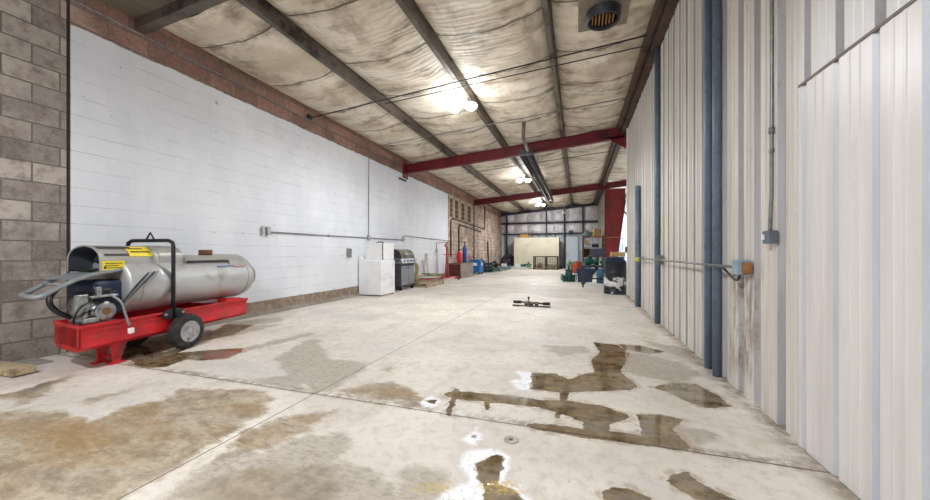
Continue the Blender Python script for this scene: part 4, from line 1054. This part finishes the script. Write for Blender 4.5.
# green flanged valve in the middle
V = thing('gate_valve', 'dark green flanged valve assembly with pale green top, alone on the floor', 'valve', (-.33, 13.75, 0))
MB().lathe((0,0,.0),(0,0,1),[(0,.15),(.03,.15),(.04,.12),(.10,.13),(.22,.15),(.34,.13),(.40,.10),(.42,.15),(.46,.15)],22).build('body', GREEN, V)
for s in (-1,1):
    MB().cyl((0,0,.16),(s*.2,0,.16),.09,16).cyl((s*.2,0,.16),(s*.24,0,.16),.145,20).cyl((s*.26,0,.16),(s*.29,0,.16),.12,20).build('flange', GREEN, V)
    MB().box(s*.16,-.12,.07,.1,.12,.14,None,.01).build('foot', GREEN, V)
MB().cyl((0,0,.46),(0,0,.62),.045,12).build('stem', GREEN, V)
MB().lathe((0,0,.60),(0,0,1),[(0,.05),(.02,.10),(.09,.12),(.16,.10),(.20,.05),(.22,.0)],22).build('actuator', LGREEN, V)
MB().cyl((0,0,.70),(.26,0,.70),.03,10).build('side_arm', LGREEN, V)
for s in (-.06,.09): MB().cyl((s,-.18,.16),(s,-.12,.16),.04,10).build('port', DKSTEEL, V)

# hitch bar on the floor
x, y = gp(531, 306); T = thing('hitch_bar', 'low brown steel bar assembly with black ends alone on the floor', 'bar', (x, y, 0), .0)
mb = MB(); mb.cyl((-.21,.05,.065),(.24,.03,.055),.020,12).cyl((-.12,.046,.064),(.0,.04,.06),.028,12).cyl((.04,.04,.06),(.15,.034,.058),.026,12); mb.build('main_bar', BRASSY, T)
for x0, x1 in ((-.37,-.21),(.24,.38)): MB().cyl((x0,.055 if x0 < 0 else .03,.065 if x0 < 0 else .055),(x1,.05 if x0 < 0 else .03,.065 if x0<0 else .055),.032,12).build('end_grip', BLACK, T)
MB().cyl((-.36,-.10,.022),(.40,-.12,.018),.013,8).build('thin_rod', GRIME, T)
for x0, x1 in ((-.36,-.22),(.26,.40)): MB().b2(x0,x1,-.13,-.09,.0,.03,.004).build('rod_end', GRIME, T)
MB().box(.02,-.09,.035,.07,.06,.07,None,.006).box(-.09,-.04,.04,.07,.09,.05,None,.006).box(.12,-.05,.04,.07,.08,.045,None,.006).build('clamp', BLACK, T)
MB().cyl((-.055,.03,.02),(-.055,.05,.15),.012,8).cyl((-.055,.05,.14),(-.055,.05,.185),.022,10).build('pin', BRASSY, T)
MB().b2(-.08,-.02,-.10,.06,.015,.045,.004).build('link', BRASSY, T)

# ------------------------------------------------------------------ right side equipment
D = thing('steel_drum', 'black steel drum with a torn white patch by the end of the corrugated wall', 'drum', (.95, 10.15, 0))
mb = MB(); mb.lathe((0,0,0),(0,0,1),[(0,.28),(.0,.292),(.015,.292),(.02,.285),(.27,.285),(.285,.293),(.30,.285),(.54,.285),(.555,.293),(.57,.285),(.79,.285),(.80,.292),(.82,.292),(.82,.28),(.805,.275),(.805,.0)],40); mb.build('body', DRUM, D)
MB().torus((0,0,.815),(0,0,1),.287,.009,36,8).build('rim_ring', DKSTEEL, D)
t = thing('folded_tarp', 'dark navy folded tarp lying on the black drum', 'tarp', (.95,10.15,.83))
mb = MB(); mb.box(0,0,.03,.50,.40,.07,None,.02).box(-.03,.02,.09,.48,.36,.05,(0,.03,.1),.02).box(.02,0,.13,.44,.34,.04,(0,-.03,-.1),.015); mb.build('folds', NAVY, t)
tag(MB().box(0,0,.06,.34,.26,.12,None,.005).build('cardboard_box', TAN, None, (1.02,10.22,.992), .1), 'flat tan cardboard box on the navy tarp over the drum', 'box')
B = thing('workbench', 'dark steel bench on casters behind the black drum', 'bench', (.62, 12.0, 0))
MB().b2(-.52,.5,-.45,.45,.64,.68,.004).build('top', DKSTEEL, B)
for sx in (-.47,.45):
    for sy in (-.4,.4):
        l = MB().b2(sx-.045,sx+.045,sy-.035,sy+.035,.09,.64).build('leg', DKSTEEL, B)
        MB().cyl((sx-.02,sy,.05),(sx+.02,sy,.05),.05,14).b2(sx-.03,sx+.03,sy-.03,sy+.03,.075,.10).build('caster', BLACK, l)
for yy in (-.4,.4): MB().tube([(-.44,yy,.12),(-.02,yy,.62)],.026,8).build('brace', DKSTEEL, B)
mb = MB(); mb.b2(-.47,.45,.38,.41,.2,.25); mb.build('stretcher', DKSTEEL, B)
t = thing('pump_head', 'dark green pump casting lying on the steel bench', 'pump', (.42,11.85,.68), .2)
mb = MB(); mb.lathe((-.22,0,.13),(1,0,0),[(0,.07),(.02,.12),(.12,.12),(.16,.08),(.3,.08),(.32,.11),(.38,.11)],18); mb.build('casing', GREEN, t)
MB().cyl((-.05,0,.13),(-.05,-.05,.30),.06,12).cyl((-.05,-.05,.28),(-.05,-.055,.31),.09,14).build('outlet', GREEN, t); MB().b2(-.15,.1,-.1,.1,0,.03).build('foot', GREEN, t)
t = thing('pump_head', 'teal green valve part on the bench, right of the pump casting', 'valve', (.80,11.8,.68))
MB().lathe((0,0,0),(0,0,1),[(0,.1),(.03,.1),(.04,.07),(.18,.09),(.22,.06),(.26,.09),(.28,.09)],16).cyl((-.15,0,.12),(.15,0,.12),.05,12).build('body', GREEN, t)
t = thing('tool_bin', 'slate grey bin raised behind the green parts on the bench', 'bin', (.62,12.25,.68))
MB().b2(-.03,.03,-.03,.03,0,.28).build('stand', DKSTEEL, t)
mb = MB(); mb.prism([(-.24,.28),(.2,.28),(.24,.55),(-.24,.55)], (0,-.14,0), (1,0,0), (0,0,1), (0,.28,0)); mb.build('bin', SLATE, t)
t = thing('blue_tote', 'blue plastic tote on the floor behind the bench legs', 'tote', (.25,13.9,0))
mb = MB(); mb.prism([(-.25,0),(.25,0),(.3,.48),(-.3,.48)], (0,-.2,0), (1,0,0), (0,0,1), (0,.4,0)); mb.build('body', mat('tote_blue', c(34,58,104), .5), t); MB().b2(-.32,.32,-.22,.22,.46,.5,.005).build('rim', NAVY, t)
t = thing('blue_barrel', 'teal blue drum under the right side of the bench', 'barrel', (.85,13.4,0))
MB().lathe((0,0,0),(0,0,1),[(0,.2),(.02,.22),(.5,.22),(.52,.2),(.52,0)],20).build('body', mat('barrel_teal', c(50,100,130), .5), t)
t = thing('orange_bin', 'rust orange rounded bin on the floor left of the shelving', 'bin', (-.08,19.6,0))
MB().lathe((0,0,0),(0,0,1),[(0,.22),(.02,.26),(.55,.28),(.62,.24),(.64,.0)],18).build('body', ORANGE, t)
MB().b2(-.3,-.24,-.1,.1,.0,.6).build('frame', BROWNCAP, t)
tag(MB().lathe((.42,18.5,0),(0,0,1),[(0,.18),(.02,.2),(.62,.2),(.64,.17),(.64,0)],18).build('grey_canister', SLATE), 'dark grey canister standing before the shelving', 'canister')
S = thing('shelving_rack', 'tall open steel rack loaded with boxes against the inner wall', 'rack', (.74, 19.6, 0))
for sx in (-.46,.5):
    for sy in (-.28,.28): MB().b2(sx-.02,sx+.02,sy-.02,sy+.02,0,1.98).build('post', DKSTEEL, S)
for z, m_ in ((.35,WOOD),(.85,WOOD),(1.38,GREYCAB),(1.92,ORANGE)): MB().b2(-.5,.54,-.3,.3,z-.025,z).build('shelf', m_, S)
def carton(x, y, z, sx, sy, sz, m, name, label, cat='box', rz=0.):
    t = thing(name, label, cat, (x, y, z), rz)
    MB().box(0,0,sz/2,sx,sy,sz,None,.01).build('carton', m, t); MB().b2(-sx/2-.001,sx/2+.001,-.025,.025,sz-.002,sz+.002).build('tape', WOOD, t)
carton(.95,19.6,1.921,.36,.40,.42,TAN,'cardboard_box','tan cardboard box on the top shelf of the rack', rz=.1)
t = thing('fabric_bag', 'teal grey slumped bag on the top shelf of the rack', 'bag', (.46,19.55,1.921))
mb = MB(); mb.lathe((0,0,0),(0,0,1),[(0,.16),(.05,.22),(.18,.21),(.27,.13),(.32,.06),(.36,.08)],16)
for v in mb.bm.verts: v.co.x += .03*math.sin(v.co.z*30+v.co.y*20); v.co.y *= .9
mb.build('bag', TEAL, t)
carton(.45,19.5,1.381,.26,.3,.40,WHITEP,'white_carton','white carton on the second shelf down of the rack')
carton(.86,19.5,1.381,.34,.36,.16,NAVY,'flat_case','flat navy case on the second shelf down of the rack','case')
t = thing('wooden_crate', 'brown wooden crate with an open front on the rack', 'crate', (.45,19.5,.851))
mb = MB(); mb.b2(-.2,.2,-.2,.2,0,.03).b2(-.2,-.17,-.2,.2,0,.46).b2(.17,.2,-.2,.2,0,.46).b2(-.2,.2,-.2,.2,.43,.46).b2(-.2,.2,.17,.2,0,.46).b2(-.2,.2,-.2,.17,.22,.24); mb.build('slats', BROWNCAP, t)
carton(.9,19.5,.851,.32,.36,.3,SLATE,'grey_case','slate case on the rack beside the wooden crate','case')
carton(.45,19.5,.351,.4,.4,.35,NAVY,'navy_case','navy case low on the rack','case'); carton(.95,19.5,.351,.34,.4,.3,WHITEP,'white_case','white case low on the rack','case')
tag(MB().box(0,0,0,1.0,.3,.04).build('shelf_board', GREYCAB, None, (.78,19.13,1.55)), 'grey board reaching across in front of the rack', 'board')
carton(.40,19.12,1.57+.01,.22,.2,.16,TAN,'small_carton','small tan carton on the grey board before the rack')
t = thing('hanging_tarp', 'blue and white sheet bundled on the bay wall past the red column', 'tarp', (2.35,23.6,0))
mb = MB(); n = 10
g = [[mb.bm.verts.new(((a/n-.5)*.5+.04*math.sin(b*1.3), .08*math.sin(a*1.7+b*.4), .7+b/n*1.3)) for a in range(n+1)] for b in range(n+1)]
for b in range(n):
    for a in range(n): f = mb.bm.faces.new((g[b][a], g[b][a+1], g[b+1][a+1], g[b+1][a])); f.smooth = True
so = mb.build('sheet', TARP, t); md = so.modifiers.new('thick', 'SOLIDIFY'); md.thickness = .02
MB().cyl((-.35,0,2.0),(.35,0,2.0),.02,8).cyl((-.3,0,0),(-.3,0,2.0),.02,8).cyl((.3,0,0),(.3,0,2.0),.02,8).build('stand', DKSTEEL, t)
tag(MB().cyl((1.8,19.15,3.7),(4.85,19.9,.0),.04,8).build('bay_brace', DKSTEEL), 'dark diagonal brace seen past the red column in the bright bay', 'brace')

# ------------------------------------------------------------------ camera / render look
cam = bpy.data.cameras.new('camera'); co = bpy.data.objects.new('camera', cam); COL.objects.link(co)
cam.sensor_width = 36; cam.lens = 36*FPX/930; cam.shift_y = 2.5/930; cam.clip_start = .02; cam.clip_end = 200
co.location = (0,0,CH); co.rotation_euler = (PI/2, 0, TH)
SC.camera = co
SC.view_settings.view_transform = 'Standard'; SC.view_settings.look = 'None'
SC.view_settings.exposure = .8; SC.view_settings.gamma = 1; SC.view_settings.use_curve_mapping = False
SC.cycles.use_denoising = True
SC.cycles.max_bounces = 10; SC.cycles.diffuse_bounces = 6; SC.cycles.sample_clamp_indirect = 6
